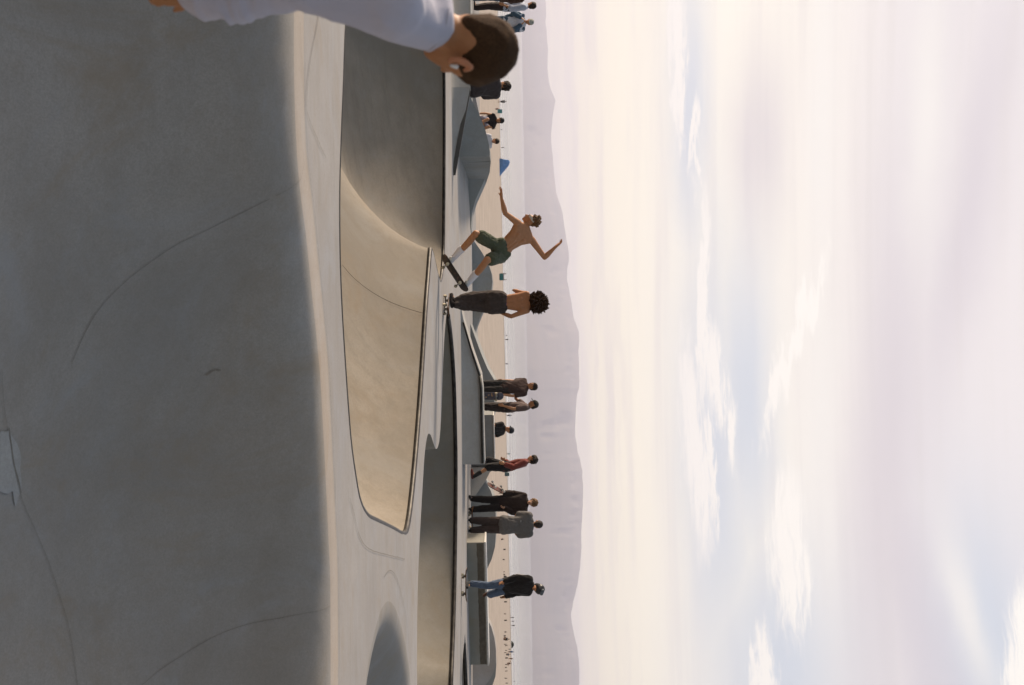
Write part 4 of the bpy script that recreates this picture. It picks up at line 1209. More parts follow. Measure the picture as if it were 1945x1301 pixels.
# ---------------- the skater in the air
def air_skater():
    D = 26.0
    q = lambda x, u, dy=0.0: P(x, u, D + dy)
    J = dict(head=q(1006, 418.5, 0.05), neck=q(1000, 431, 0.02), shL=q(984, 424, -0.12), shR=q(1009.5, 455, 0.14),
             elL=q(959.5, 405, -0.25), wrL=q(952.5, 376, -0.30), elR=q(1034.5, 489, 0.22), wrR=q(1054, 470, 0.14),
             hipL=q(945, 467, -0.08), hipR=q(953, 487, 0.08), knL=q(903.5, 444, -0.30), anL=q(873, 484, -0.10), knR=q(925, 494, -0.34), anR=q(896, 546, 0.02))
    J['hdL'] = q(952, 353) - q(953, 376); J['hdR'] = q(1067, 459) - q(1054, 470)
    bc = q(863.5, 519, -0.02)
    L = (q(887, 553.5, 0.0) - q(841.5, 484.5, 0.0)).normalized()
    N0 = Vector((-L.z, 0, L.x)).normalized()
    if N0.z < 0: N0 = -N0
    th = R(33)
    N = (N0 * math.cos(th) + V3(0, 1, 0) * math.sin(th)).normalized()
    bc = bc - N * 0.02
    ac = N.cross(L).normalized()
    # feet stand on the grip
    fl = bc + L * -0.23 + N * 0.10; fr = bc + L * 0.29 + N * 0.115
    J['anL'] = fl + ac * 0.02; J['anR'] = fr + ac * 0.02
    for sd in 'LR':
        J['toe' + sd] = J['an' + sd] - ac * 0.13 * 1 + N * -0.035 - L * 0.03
        J['sole' + sd] = -N
    fw = Vector((-0.72, 0.30, -0.10))
    B = Body(J, (-0.55, 0.75, -0.35), (-0.85, -0.10, -0.50), 1.07, hup=V3(-0.16, -0.02, 0.42))
    B.J['calfL'] = V3(0.8, 0.2, 0.2); B.J['calfR'] = V3(0.7, 0.3, 0.3)
    t = person('shirtless skater in green shorts and white socks, arms flung wide in the air', G(840, 510) * 1.0)
    t.location = bc - N * 0.1
    fuse('body', B.body(curlL=0.25, curlR=0.55, palmL=V3(-0.1, -0.3, -1), palmR=V3(-1, -0.2, 0.2), spread=0.55, lm=1.17, hs=1.15, back=True), SK['tan'], t, 0.0085, 3, lambda c, n_: 0.002 * noise.noise(c * 14))
    sh = B.trousers(0.72, 0.018, 0.035, 0.03)
    fuse('shorts', sh, cl('olive_green_shorts', (0.088, 0.100, 0.062), fleck=(0.05, 0.06, 0.04)), t, 0.010, 2, folds(0.010, 16))
    bl = lerp(B.hm, B.sm, 0.175)
    wb = [[(bl + B.hr * 0.070, 0.093), (bl - B.hr * 0.070, 0.093), (bl + B.hr * 0.070 + B.up * 0.02, 0.092), (bl - B.hr * 0.07 + B.up * 0.02, 0.092)]]
    fuse('waistband', wb, cl('dark_waistband', (0.02, 0.02, 0.025)), t, 0.009, 1)
    so = cl('white_socks', (0.72, 0.70, 0.74), var=0.08)
    for sd in 'LR':
        a, kn = J['an' + sd], J['kn' + sd]
        fuse('sock', [[(a, 0.052), (lerp(a, kn, 0.22), 0.058)], [(lerp(a, kn, 0.22), 0.058), (lerp(a, kn, 0.44), 0.069)]], so, t, 0.009, 2, folds(0.004, 30))
    B.shoes(t, cl('off_white_shoes', (0.60, 0.58, 0.55), var=0.1))
    B.face(t)
    h = J['head']; rr = random.Random(5)
    curls = [[(h + B.hup * 0.080 - B.hf * 0.03, 0.090), (h + B.hup * 0.04 - B.hf * 0.06, 0.078)]]
    for i in range(90):
        d = (B.hup * rr.uniform(0.1, 1.2) - B.hf * rr.uniform(-0.35, 1.0) + B.hrt * rr.uniform(-1, 1)).normalized()
        curls.append([(h + B.hup * 0.05 - B.hf * 0.025 + d * 0.085, 0.026), (h + B.hup * 0.05 - B.hf * 0.025 + d * rr.uniform(0.115, 0.165), 0.013)])
    fuse('hair', curls, HAIR['gold'], t, 0.008, 1, tuft(0.012, 60), n=26)
    band = [[(h + B.hup * 0.062 + B.hf * 0.015 + B.hrt * 0.03, 0.085), (h + B.hup * 0.062 + B.hf * 0.015 - B.hrt * 0.03, 0.085), (h + B.hup * 0.035 - B.hf * 0.035, 0.084)]]
    o = fuse('headband', band, cl('pale_headband', (0.55, 0.54, 0.50), var=0.1), t, 0.007, 1)
    bm = bmesh.new(); bm.from_mesh(o.data)
    for off, sg in ((0.030, 1), (0.078, -1)):
        pc = h + B.hup * off - t.location
        nn = (B.hup + B.hf * 0.25).normalized() * sg
        bmesh.ops.bisect_plane(bm, geom=bm.verts[:] + bm.edges[:] + bm.faces[:], plane_co=pc, plane_no=nn, clear_inner=True)
        bmesh.ops.holes_fill(bm, edges=[e for e in bm.edges if e.is_boundary])
    bm.to_mesh(o.data); bm.free()
    skateboard('dark skateboard tilted steeply in the air under the feet of the green-shorts skater', bc, L, N, under=plain('scuffed_black_board', (0.045, 0.034, 0.028), rough=0.6, scale=8, var=0.6, fleck=(0.12, 0.06, 0.04)))
air_skater()

# ---------------- the skater with the big round hair
def afro_skater():
    base = G(842, 576)
    D = base.y
    q = lambda x, u, dy=0.0: P(x, u, D + dy)
    J = dict(head=q(1013, 573.5), neck=q(1006, 574), shL=q(1000.5, 558.5, 0.02), shR=q(1001.5, 589.5, -0.02), elL=q(985, 554.5, 0.16), wrL=q(975, 551, 0.30),
             elR=q(971, 601, -0.06), wrR=q(951, 594, 0.04), hipL=q(944, 565, 0.02), hipR=q(944, 583, -0.02), knL=q(902, 564, 0.12), knR=q(901, 580, 0.10),
             anL=q(862, 571, 0.0), anR=q(861.5, 579, -0.06))
    f = Vector((-0.35, 0.94, 0)).normalized()
    for sd in 'LR':
        J['toe' + sd] = J['an' + sd] + Vector((-0.12, 0.08, -0.045))
    B = Body(J, f, f, 1.0)
    J['hdL'] = V3(-0.1, 0.8, 0.4)
    t = person('shirtless skater with a big round afro and dark brown trousers, riding in from the right', base)
    fuse('body', B.body(curlL=0.5, curlR=0.7, lm=1.08, back=True), SK['brown'], t, 0.009, 3, lambda c, n_: 0.0015 * noise.noise(c * 14))
    pm, w, b = mat_base('dark_brown_cloth')
    o_ = w.n('ShaderNodeTexCoord').outputs['Object']
    sp = w.n('ShaderNodeSeparateXYZ'); w.put(sp.inputs[0], o_)
    hx = w.m('ADD', sp.outputs[0], w.m('MULTIPLY', sp.outputs[1], 0.6))
    a = w.ss(w.m('SINE', w.m('MULTIPLY', hx, 62.0)), 0.3, 0.7); c_ = w.ss(w.m('SINE', w.m('MULTIPLY', sp.outputs[2], 62.0)), 0.3, 0.7)
    n1 = w.noise(o_, 20, 4, 0.6)
    c = w.mix(w.m('MULTIPLY', a, 0.22), (0.044, 0.032, 0.027, 1), (0.070, 0.050, 0.040, 1))
    c = w.mix(w.m('MULTIPLY', c_, 0.2), c, (0.028, 0.024, 0.022, 1))
    c = w.mix(w.ss(n1, 0.4, 0.7, 0, 0.5), c, (0.030, 0.021, 0.018, 1))
    w.put(b.inputs['Base Color'], c); b.inputs['Roughness'].default_value = 0.95
    sh = B.trousers(1.55, 0.045, 0.0, 0.10)
    for sd in 'LR':
        a1 = lerp(J['kn' + sd], J['an' + sd], 0.5)
        sh.append([(a1, 0.090), (J['an' + sd] + V3(0, 0, 0.05), 0.062)])
        sh.append([(lerp(J['hip' + sd], J['kn' + sd], 0.5), 0.118), (J['kn' + sd], 0.108), (a1, 0.088)])
    fuse('trousers', sh, pm, t, 0.011, 2, folds(0.016, 10))
    wm = lerp(B.hm, B.sm, 0.19)
    fuse('waistband', [[(wm + B.hr * 0.075, 0.088), (wm - B.hr * 0.075, 0.088), (wm + B.hr * 0.075 + B.up * 0.035, 0.086), (wm - B.hr * 0.075 + B.up * 0.035, 0.086)]], cl('blue_underwear', (0.035, 0.045, 0.22)), t, 0.010, 1)
    B.shoes(t, cl('black_suede_shoes', (0.025, 0.02, 0.02)))
    B.face(t)
    h = J['head'] + V3(0, -0.02, 0.06); rr = random.Random(11)
    curls = [[(h, 0.155), (h + V3(0.02, 0.02, 0.05), 0.150)]]
    for i in range(420):
        z = rr.uniform(-0.75, 1); an = rr.uniform(0, 2 * math.pi); s_ = math.sqrt(1 - z * z)
        d = Vector((s_ * math.cos(an), s_ * math.sin(an), z))
        if d.y > 0.75 and d.z < 0.3: continue
        ln = rr.uniform(0.180, 0.228)
        tip = h + V3(0.01, 0.01, 0.022) + d * ln + Vector((rr.uniform(-.015, .015), rr.uniform(-.015, .015), rr.uniform(-.015, .015)))
        curls.append([(h + V3(0.01, 0.01, 0.022) + d * 0.15, 0.022), (tip, 0.009)])
    fuse('hair', curls, plain('afro_hair', (0.045, 0.022, 0.011), rough=0.9, scale=70, var=0.5, spec=0.1), t, 0.0075, 0, tuft(0.010, 70), n=26)
    bd = base + V3(0, 0, 0.086)
    skateboard('low skateboard with pale wheels under the black shoes of the afro skater', bd + V3(0.03, 0, 0), Vector((0.42, -0.9, 0)), V3(0, 0, 1))
afro_skater()

# ---------------- standing and sitting onlookers
def stand(label, base, face, h, skin='tan', hair='dark', shirt=None, sleeves=0.55, sg=0.022, trousers=None, leg=1.95, tg=0.024, flare=0.0, shoes=(0.03, 0.03, 0.03), cap=None, head_face=None,
          hairstyle='short', extra=None, pose=None, group=None, brim=True, back_cap=False, shirt_low=0.05, tilt=None, shoemats=None):
    J, f, r, k = local_pose(base, face, h, **(pose or {}))
    hf = f
    if head_face is not None: hf = Vector((math.sin(R(head_face)), math.cos(R(head_face)), 0))
    B = Body(J, f, hf, k)
    t = person(label, Vector(base), group)
    fuse('body', B.body(), SK[skin], t, 0.012, 3)
    if shirt:
        sh = B.torso(sg, 1.0, 1.12)
        sh.append([(J['hipL'] - B.up * shirt_low + B.up * 0.02, 0.092 * k + sg * 1.2), (J['hipR'] - B.up * shirt_low + B.up * 0.02, 0.092 * k + sg * 1.2), (lerp(B.sm, B.hm, 0.66), 0.11 * k + sg)])
        if sleeves: sh += B.sleeve('L', 0.0, sleeves, sg * 1.1) + B.sleeve('R', 0.0, sleeves, sg * 1.1)
        fuse('shirt', sh, shirt, t, 0.013, 2, folds(0.010, 11, base[0]))
    if trousers:
        fuse('shorts' if leg < 1.3 else 'trousers', B.trousers(leg, tg, flare), trousers, t, 0.013, 2, folds(0.009, 11, base[0] + 3))
    if shoes: B.shoes(t, cl('shoe_%02d%02d%02d' % tuple(int(c * 99) for c in shoes), shoes), shoemats, 0.013)
    if cap:
        B.hair(t, HAIR[hair], r=0.094, amp=0.003, vox=0.012)
        B.cap(t, cap, brim=brim, backwards=back_cap)
    elif hairstyle == 'short': B.hair(t, HAIR[hair], amp=0.010, vox=0.012)
    elif hairstyle == 'full': B.hair(t, HAIR[hair], r=0.110, amp=0.022, vox=0.012, sc=30)
    elif hairstyle == 'long': B.hair(t, HAIR[hair], r=0.103, amp=0.010, vox=0.012, long=0.22)
    B.face(t)
    if extra: extra(B, t, J, f, r, k)
    return B, t, J, f, r, k

# dark tee, skateboard held upright at his side
Bq = stand('person in a dark tee and dark shorts holding a patterned skateboard upright at one side', G(889.5, 737), 215, 1.80, 'tan', 'dark', cl('washed_black_tee', (0.060, 0.036, 0.030)), 0.62, 0.028, cl('black_shorts', (0.028, 0.025, 0.023)), 1.15, 0.04,
           pose=dict(elL=(-.25, -.02, 1.14), wrL=(-.27, .08, .89), elR=(.215, -.03, 1.14), wrR=(.19, .05, .89), head=(0.0, .03, 1.645)), head_face=235)
hb = Bq[2]['wrL'] + V3(0.02, -0.04, 0.02)
skateboard('dark skateboard with coloured graphics held upright by the person in the dark tee', hb + V3(0.01, -0.05, -0.40), V3(0.05, 0.02, 1), V3(-0.25, 1, 0),
           under=None or plain('board_graphic', (0.09, 0.085, 0.11), rough=0.45, scale=9, var=0.6, fleck=(0.55, 0.30, 0.08)))
# cap wearer with a raised forearm
stand('person in a dark peaked cap and faded brown tee with one forearm raised', G(890.5, 775), 268, 1.82, 'tan', 'dark', cl('faded_brown_tee', (0.125, 0.084, 0.074)), 0.60, 0.030, cl('dark_cargo_shorts', (0.034, 0.026, 0.024)), 1.08, 0.042,
      cap=cl('dark_olive_cap', (0.030, 0.030, 0.028)), pose=dict(elR=(.23, .20, 1.20), wrR=(.13, .40, 1.18), elL=(-.25, -.02, 1.15), wrL=(-.26, .06, .90), head=(0, .06, 1.645)))
# red shirt, walking
stand('person in a long-sleeved faded red shirt and black shorts, mid-stride', G(892.5, 884), 282, 1.77, 'tan', 'dark', cl('faded_red_shirt', (0.20, 0.048, 0.036)), 1.85, 0.028, cl('black_long_shorts', (0.020, 0.018, 0.018)), 1.02, 0.045, shoes=(0.16, 0.05, 0.04), hairstyle='full',
      pose=dict(head=(0.02, .13, 1.64), neck=(0, .08, 1.49), shL=(-.17, .04, 1.42), shR=(.18, .04, 1.42), hipL=(-.085, -.06, .93), hipR=(.085, -.06, .93), knL=(-.09, -.06, .50), anL=(-.08, -.30, .10), knR=(.10, .14, .50), anR=(.10, .10, .09),
                elR=(.22, .0, 1.14), wrR=(.19, .13, .93), elL=(-.25, -.10, 1.16), wrL=(-.28, -.02, .92)),
      extra=lambda B, t, J, f, r, k: [fuse('sock', [[(J['an' + sd], 0.052), (lerp(J['an' + sd], J['kn' + sd], 0.42), 0.066)]], cl('black_socks', (0.03, 0.028, 0.026)), t, 0.012, 1) for sd in 'LR'])
# black jacket, holding a board by its end
Bq = stand('person all in black with tousled light-brown hair, holding a skateboard', G(890, 957), 200, 1.74, 'fair', 'gold', cl('black_jacket', (0.030, 0.019, 0.015)), 1.92, 0.034, cl('black_wide_trousers', (0.022, 0.017, 0.015)), 1.95, 0.035, hairstyle='full', shirt_low=0.08,
           pose=dict(anL=(-.15, 0, .085), anR=(.13, .04, .085), knL=(-.13, .03, .49), elR=(.26, .0, 1.16), wrR=(.24, .12, .92), elL=(-.24, .0, 1.14), wrL=(-.17, .12, .95)), head_face=190)
hb = Bq[2]['wrR'] + V3(-0.05, -0.10, -0.08)
skateboard('red-tailed skateboard held slanting down by the person all in black', hb + V3(-0.10, -0.06, -0.10), V3(-0.30, -0.62, -0.42), V3(0.6, 0.2, -0.7),
           under=plain('worn_board_underside', (0.22, 0.10, 0.07), rough=0.5, scale=7, var=0.6, fleck=(0.45, 0.06, 0.03)), wheel=plain('white_wheel', (0.7, 0.68, 0.62), rough=0.5), length=0.74)
# grey tee, seen from behind
def cap_gap(B, t, J, f, r, k):
    h = J['head']; c = h + B.hup * 0.040 * k + (-B.hf) * 0.088 * k
    fuse('cap_opening', [[(c + B.hrt * 0.022, 0.016), (c - B.hrt * 0.022, 0.016), (c + B.hup * 0.02, 0.014)]], SK['tan'], t, 0.007, 1)
    lo = lerp(B.sm, B.hm, 0.35) - B.fwd * 0.135 * k + B.rt * -0.085
    fuse('print', [[(lo + B.rt * 0.022, 0.006), (lo - B.rt * 0.022, 0.006)]], cl('white_print', (0.7, 0.68, 0.65)), t, 0.005, 0, n=26)
stand('broad person seen from behind in a grey tee, brown trousers and black cap', G(889, 998), 8, 1.86, 'tan', 'dark', cl('grey_tee', (0.135, 0.125, 0.118)), 0.72, 0.055, cl('dark_brown_trousers', (0.058, 0.040, 0.034)), 1.95, 0.042,
      cap=cl('black_cap', (0.018, 0.018, 0.02)), shirt_low=0.10, extra=cap_gap,
      pose=dict(shL=(-.20, 0, 1.44), shR=(.20, 0, 1.44), elL=(-.235, .10, 1.16), wrL=(-.12, .20, 1.10), elR=(.235, .10, 1.16), wrR=(.12, .20, 1.10), anL=(-.12, 0, .085), anR=(.12, 0, .085)))
skateboard('skateboard lying flat on the deck behind the feet of the broad person in grey', G(889.0, 993) + V3(0, 0.35, 0.086), V3(1, 0.25, 0), V3(0, 0, 1), under=plain('orange_board', (0.35, 0.15, 0.05), rough=0.5, scale=8))
# helmeted skater pushing
def helmet(B, t, J, f, r, k):
    h = J['head']
    hm = plain('helmet_black', (0.022, 0.021, 0.022), rough=0.35, bump=0)
    o = fuse('helmet', [[(h + B.hup * 0.045 - B.hf * 0.018, 0.122), (h + B.hup * 0.05 + B.hf * 0.03, 0.100)], [(h + B.hup * 0.03 - B.hf * 0.03, 0.120), (h - B.hup * 0.04 - B.hf * 0.055, 0.085)]], hm, t, 0.010, 2)
    fuse('helmet_panel', [[(h + B.hup * 0.125 + B.hf * 0.055 + B.hrt * 0.04, 0.045), (h + B.hup * 0.125 + B.hf * 0.055 - B.hrt * 0.04, 0.045), (h + B.hup * 0.10 + B.hf * 0.075, 0.045)]], plain('helmet_grey', (0.10, 0.115, 0.13), rough=0.35, bump=0), t, 0.009, 1)
    for sg in (1, -1):
        a = h + B.hrt * 0.10 * sg + B.hup * 0.02
        fuse('chin_strap', [[(a, 0.008), (h - B.hup * 0.11 + B.hf * 0.06, 0.008)]], hm, t, 0.006, 0, n=26)
    rr = random.Random(4)
    pr = []
    for i in range(10):
        tt = 0.12 + i * 0.082
        p = lerp(J['shR'], J['elR'], min(1, tt * 1.25)) if tt < 0.8 else lerp(J['elR'], J['wrR'], (tt - 0.8) * 2)
        o_ = (B.rt * 0.072 + B.fwd * -0.03) * k
        pr.append([(p + o_ + Vector((0, -0.008, 0.012)), 0.011), (p + o_ + Vector((0, -0.01, -0.012 + rr.uniform(-.01, .01))), 0.010)])
    fuse('sleeve_print', pr, cl('white_sleeve_print', (0.65, 0.62, 0.6)), t, 0.007, 0, n=26)
hb = G(876.5, 1111)
stand('skater in a black helmet, black sweatshirt and blue jeans on a board', hb + V3(0, 0, 0.10), 150, 1.76, 'tan', 'dark', cl('black_sweatshirt', (0.018, 0.015, 0.014)), 1.92, 0.034, cl('blue_jeans', (0.095, 0.13, 0.195), var=0.35), 1.86, 0.026,
      shoes=(0.03, 0.025, 0.022), extra=helmet, head_face=155, shirt_low=0.03, shoemats={'L': cl('brown_shoe', (0.10, 0.048, 0.03))},
      pose=dict(anR=(.06, .02, .085), knR=(.05, .10, .50), hipR=(.06, .02, .92), hipL=(-.11, .02, .92), knL=(-.20, .10, .55), anL=(-.37, -.16, .54), toeL=(-.42, -.12, .39), shL=(-.19, .05, 1.40), shR=(.17, .05, 1.42), neck=(-.01, .06, 1.48), head=(-.05, .11, 1.61),
                elL=(-.25, .0, 1.14), wrL=(-.26, .10, .90), elR=(.21, .02, 1.14), wrR=(.18, .12, .88), soleL=(0, -.5, -.6)))
skateboard('skateboard with cream wheels under the helmeted skater in jeans', hb + V3(0, 0, 0.086), V3(1, -0.5, 0), V3(0, 0, 1))

def sit(label, base, seat, face, h=1.72, **kw):
    z = seat
    ps = dict(hipL=(-.09, 0, z + .10), hipR=(.09, 0, z + .10), knL=(-.13, .42, z + .18), knR=(.13, .42, z + .18), anL=(-.12, .46, z - .22), anR=(.12, .46, z - .22),
              shL=(-.185, .05, z + .58), shR=(.185, .05, z + .58), neck=(0, .06, z + .65), head=(0, .10, z + .79), elL=(-.24, .12, z + .33), elR=(.24, .12, z + .33), wrL=(-.15, .33, z + .24), wrR=(.15, .33, z + .24))
    ps.update(kw.pop('pose', {}))
    return stand(label, base, face, h, pose=ps, **kw)
# seated behind the raised ledge
_cb = Vector((P(950, 810, 39.6).x, 39.35, 0))
sit('person in a black tee and dark cap seated behind the raised ledge', _cb, 0.27, 130, skin='tan', shirt=cl('black_tee', (0.022, 0.019, 0.018)), trousers=cl('pale_green_shorts', (0.36, 0.38, 0.25)), leg=1.1, tg=0.03, cap=cl('navy_cap', (0.03, 0.033, 0.04)), head_face=215,
    pose=dict(anL=(-.12, .44, .09), anR=(.12, .44, .09), elL=(-.25, .16, .60), wrL=(-.20, .38, .58)))
# seated on the low bank, by the foreground head
_jz = P(893, 160, j_depth(893, 160))
sit('person in a dark brown top with dark hair, sitting on the low bluish bank', Vector((_jz.x, _jz.y + 0.45, 0)), _jz.z, 330, skin='tan', shirt=cl('dark_brown_top', (0.055, 0.045, 0.045)), sleeves=1.9, sg=0.05, trousers=cl('dark_trousers', (0.03, 0.03, 0.034)), hairstyle='full', head_face=290,
    pose=dict(anL=(-.12, .50, _jz.z + .09), anR=(.12, .50, _jz.z + .09), knL=(-.16, .30, _jz.z + .36), knR=(.16, .30, _jz.z + .36)))
# onlookers at the left
stand('young person in a pale blue shirt and dark trousers, standing at the picture corner', V3(P(899, 14, 40.0).x, 40.0, 0.2), 250, 1.77, 'tan', 'dark', cl('pale_blue_shirt', (0.46, 0.50, 0.60)), 1.3, 0.032, cl('brown_black_trousers', (0.035, 0.024, 0.02)), 1.95, 0.035, head_face=300)
stand('person in a dark brown jacket and blue jeans, cut off by the picture corner', V3(P(899, -6, 39.2).x, 39.2, 0.2), 230, 1.68, 'tan', 'dark', cl('dark_brown_jacket', (0.060, 0.030, 0.020)), 1.9, 0.04, cl('slate_blue_jeans', (0.065, 0.09, 0.12)), 1.95, 0.035,
      pose=dict(elR=(.30, .14, 1.20), wrR=(.20, .36, 1.24)))
stand('person in a pale grey cap and blue jacket, hands raised to the face', V3(P(899, 44, 41.0).x, 41.0, 0.2), 175, 1.70, 'tan', 'dark', cl('white_tee', (0.62, 0.64, 0.70), var=0.08), 0.4, 0.024, cl('blue_denim', (0.07, 0.11, 0.155)), 1.95, 0.03, cap=cl('pale_grey_cap', (0.36, 0.36, 0.31), var=0.1), brim=True,
      pose=dict(elL=(-.26, .14, 1.16), wrL=(-.10, .24, 1.40), elR=(.26, .14, 1.16), wrR=(.10, .24, 1.40)),
      extra=lambda B, t, J, f, r, k: [fuse('jacket', [[(J['shL'], 0.09), (J['shL'] - B.up * 0.25 - B.rt * 0.02, 0.085), (J['hipL'] - B.rt * 0.03, 0.09)], [(J['shR'], 0.09), (J['shR'] - B.up * 0.25 + B.rt * 0.02, 0.085), (J['hipR'] + B.rt * 0.03, 0.09)],
                                                       [(J['shL'] - B.fwd * 0.07, 0.07), (J['shR'] - B.fwd * 0.07, 0.07), (J['hipL'] - B.fwd * 0.07, 0.08), (J['hipR'] - B.fwd * 0.07, 0.08)]] + B.sleeve('L', 0, 1.9, 0.03) + B.sleeve('R', 0, 1.9, 0.03), cl('blue_jacket', (0.055, 0.10, 0.15)), t, 0.013, 2, folds(0.01, 11))])
sit('person with dark hair mostly hidden behind the cropped-hair man', Vector((P(960, 66, 38).x, 38, 0)), 0.42, 30, skin='tan', shirt=cl('charcoal_hoodie', (0.06, 0.06, 0.065)), sleeves=1.9, trousers=cl('dark_trousers', (0.03, 0.03, 0.034)), hairstyle='full')
# sitting on the sand behind the wavy wall
_w = Vector((P(950, 230, 44.6).x, 44.6, 0))
sit('long-haired person in a black top, knees drawn up, sitting behind the wavy wall', _w, 0.10, 185, h=1.66, skin='tan', shirt=cl('black_vest', (0.022, 0.018, 0.018)), sleeves=0, trousers=cl('lilac_shorts', (0.42, 0.40, 0.48)), leg=0.8, hairstyle='long', hair='black', shoes=(0.62, 0.60, 0.58),
    pose=dict(knL=(-.26, .30, .52), knR=(-.02, .34, .50), anL=(-.42, .42, .10), anR=(-.20, .46, .10), wrL=(-.16, .34, .34), wrR=(.22, .20, .18)))
_w = Vector((P(950, 267, 46.5).x, 46.5, -0.1))
sit('dark-haired person in a white top sitting on the sand near the left hump', _w, 0.02, 160, h=1.62, skin='tan', shirt=cl('white_top', (0.60, 0.60, 0.64), var=0.1), sleeves=0.5, trousers=cl('brown_shorts', (0.10, 0.06, 0.045)), leg=0.8, hairstyle='long', hair='dark', shoes=None,
    pose=dict(knL=(-.10, .34, .44), knR=(.14, .34, .42), anL=(-.10, .48, .08), anR=(.14, .50, .08)))

# ---------------- far down the beach
def beach_at(x, u):
    d = ray(x, u)
    lo, hi = 46.0, 600.0
    for y in np.arange(46, 420, 0.5):
        p = EYE + d * (y / d.y)
        zz = max(sand_z(p.x, y), SEA_Z + 0.02)
        if p.z <= zz: return Vector((p.x, p.y, zz))
    return P(x, u, 300.0)
def tiny(label, x, u, px_h, top, legs, skin=(0.22, 0.11, 0.06), hair=(0.03, 0.02, 0.015), pose='stand', face=160, group='small figures far down the beach'):
    b = beach_at(x, u); h = px_h * b.y / FPX
    k = h / (1.75 if pose == 'stand' else 0.92)
    k = min(k, 1.15)
    a = R(face); f = Vector((math.sin(a), math.cos(a), 0)); r = Vector((math.cos(a), -math.sin(a), 0))
    rr = random.Random(int(x * 31 + u * 7))
    z0 = 0.0 if pose == 'stand' else -0.78
    q = lambda a_, b_, c_: b + (r * a_ + f * b_ + V3(0, 0, c_ + z0)) * k
    t = empty('person', b); tag(t, label, 'person', group)
    st = rr.uniform(0.02, 0.16)
    ms = [cloth_mat('far_cloth', top, var=0.1), cloth_mat('far_legwear', legs, var=0.1), skin_mat('far_skin', skin), plain('far_hair', hair, bump=0)]
    if pose == 'stand':
        leg = [[(q(-.09, st, .05), 0.05 * k), (q(-.1, .02, .5), .06 * k)], [(q(-.1, .02, .5), .06 * k), (q(-.09, 0, .92), .10 * k)], [(q(.09, -st, .05), 0.05 * k), (q(.1, .02, .5), .06 * k)], [(q(.1, .02, .5), .06 * k), (q(.09, 0, .92), .10 * k)]]
    else:
        leg = [[(q(-.09, .05, .88), .1 * k), (q(-.14, .36, 1.16), .07 * k)], [(q(-.14, .36, 1.16), .07 * k), (q(-.12, .52, .84), .05 * k)], [(q(.09, .05, .88), .1 * k), (q(.14, .36, 1.16), .07 * k)], [(q(.14, .36, 1.16), .07 * k), (q(.12, .52, .84), .05 * k)], [(q(-.09, 0, .88), .1 * k), (q(.09, 0, .88), .1 * k)]]
    arm = [[(q(s_ * .2, 0, 1.42), .05 * k), (q(s_ * .26, .02, 1.12), .045 * k)] for s_ in (1, -1)] + [[(q(s_ * .26, .02, 1.12), .045 * k), (q(s_ * .2, .22, .95), .04 * k)] for s_ in (1, -1)]
    head = [[(q(0, .02, 1.64), .095 * k), (q(0, .07, 1.56), .05 * k)], [(q(0, 0, 1.45), .05 * k), (q(0, .02, 1.6), .05 * k)]]
    fuse('body', arm + head + leg, ms[2], t, 0.03, 1, n=26)
    fuse('shirt', [[(q(-.19, 0, 1.42), .075 * k), (q(.19, 0, 1.42), .075 * k), (q(-.09, 0, .95), .12 * k), (q(.09, 0, .95), .12 * k)]], ms[0], t, 0.03, 1, n=26)
    fuse('shorts', [[(q(-.09, 0, .95), .125 * k), (q(.09, 0, .95), .125 * k), (q(-.1, .02, .72) if pose == 'stand' else q(-.13, .2, 1.0), .10 * k), (q(.1, .02, .72) if pose == 'stand' else q(.13, .2, 1.0), .10 * k)]], ms[1], t, 0.03, 1, n=26)
    fuse('hair', [[(q(0, -.02, 1.69), .10 * k), (q(0, -.03, 1.62), .085 * k)]], ms[3], t, 0.025, 0, n=26)
    return t
BK, NV, WH, RD, TL, BR_, GY = (0.03, 0.03, 0.03), (0.03, 0.04, 0.09), (0.6, 0.6, 0.6), (0.3, 0.07, 0.05), (0.05, 0.22, 0.22), (0.12, 0.07, 0.045), (0.16, 0.16, 0.17)
tiny('tiny dark figure standing at the water behind the seated brown top', 945, 193, 17, GY, BK)
tiny('small red-haired figure sitting by the teal beach chair', 941, 207, 7, RD, BK, hair=(0.2, 0.06, 0.03), pose='sit')
tiny('small figure crouched on the sand between the two women behind the wall', 934, 244, 7, BR_, BK, pose='sit')
tiny('tiny dark figure just left of the blue beach tent', 951, 280, 7, BK, NV)
tiny('tiny dark figure at the water, left of the two by the cool box', 949, 246, 6, BK, BK)
tiny('tiny figure in white beside the teal cool box, on its left', 950.5, 520, 12, WH, NV)
tiny('tiny figure in white beside the teal cool box, on its right', 950.5, 531, 12, WH, GY, face=210)
tiny('tiny pair-forming dark figure wading past the afro skater, the taller', 957.5, 645, 9, BK, NV)
tiny('tiny pair-forming dark figure wading past the afro skater, the shorter', 958.5, 637, 6, BK, BK)
tiny('tiny dark figure in the shallows between the afro skater and the dark tee', 957.5, 691, 8, NV, BK)
tiny('tiny figure with a white shirt in the shallows left of the dark tee', 959, 721, 7, WH, NV)
tiny('small figure in pale blue behind the seated cap wearer', 960, 789, 12, (0.3, 0.36, 0.45), GY)
tiny('small teal figure at the water past the red shirt', 961.5, 862, 8, TL, GY)
tiny('dark figure sitting alone on the sand right of the grey tee', 951, 1024, 6, BK, BK, pose='sit')
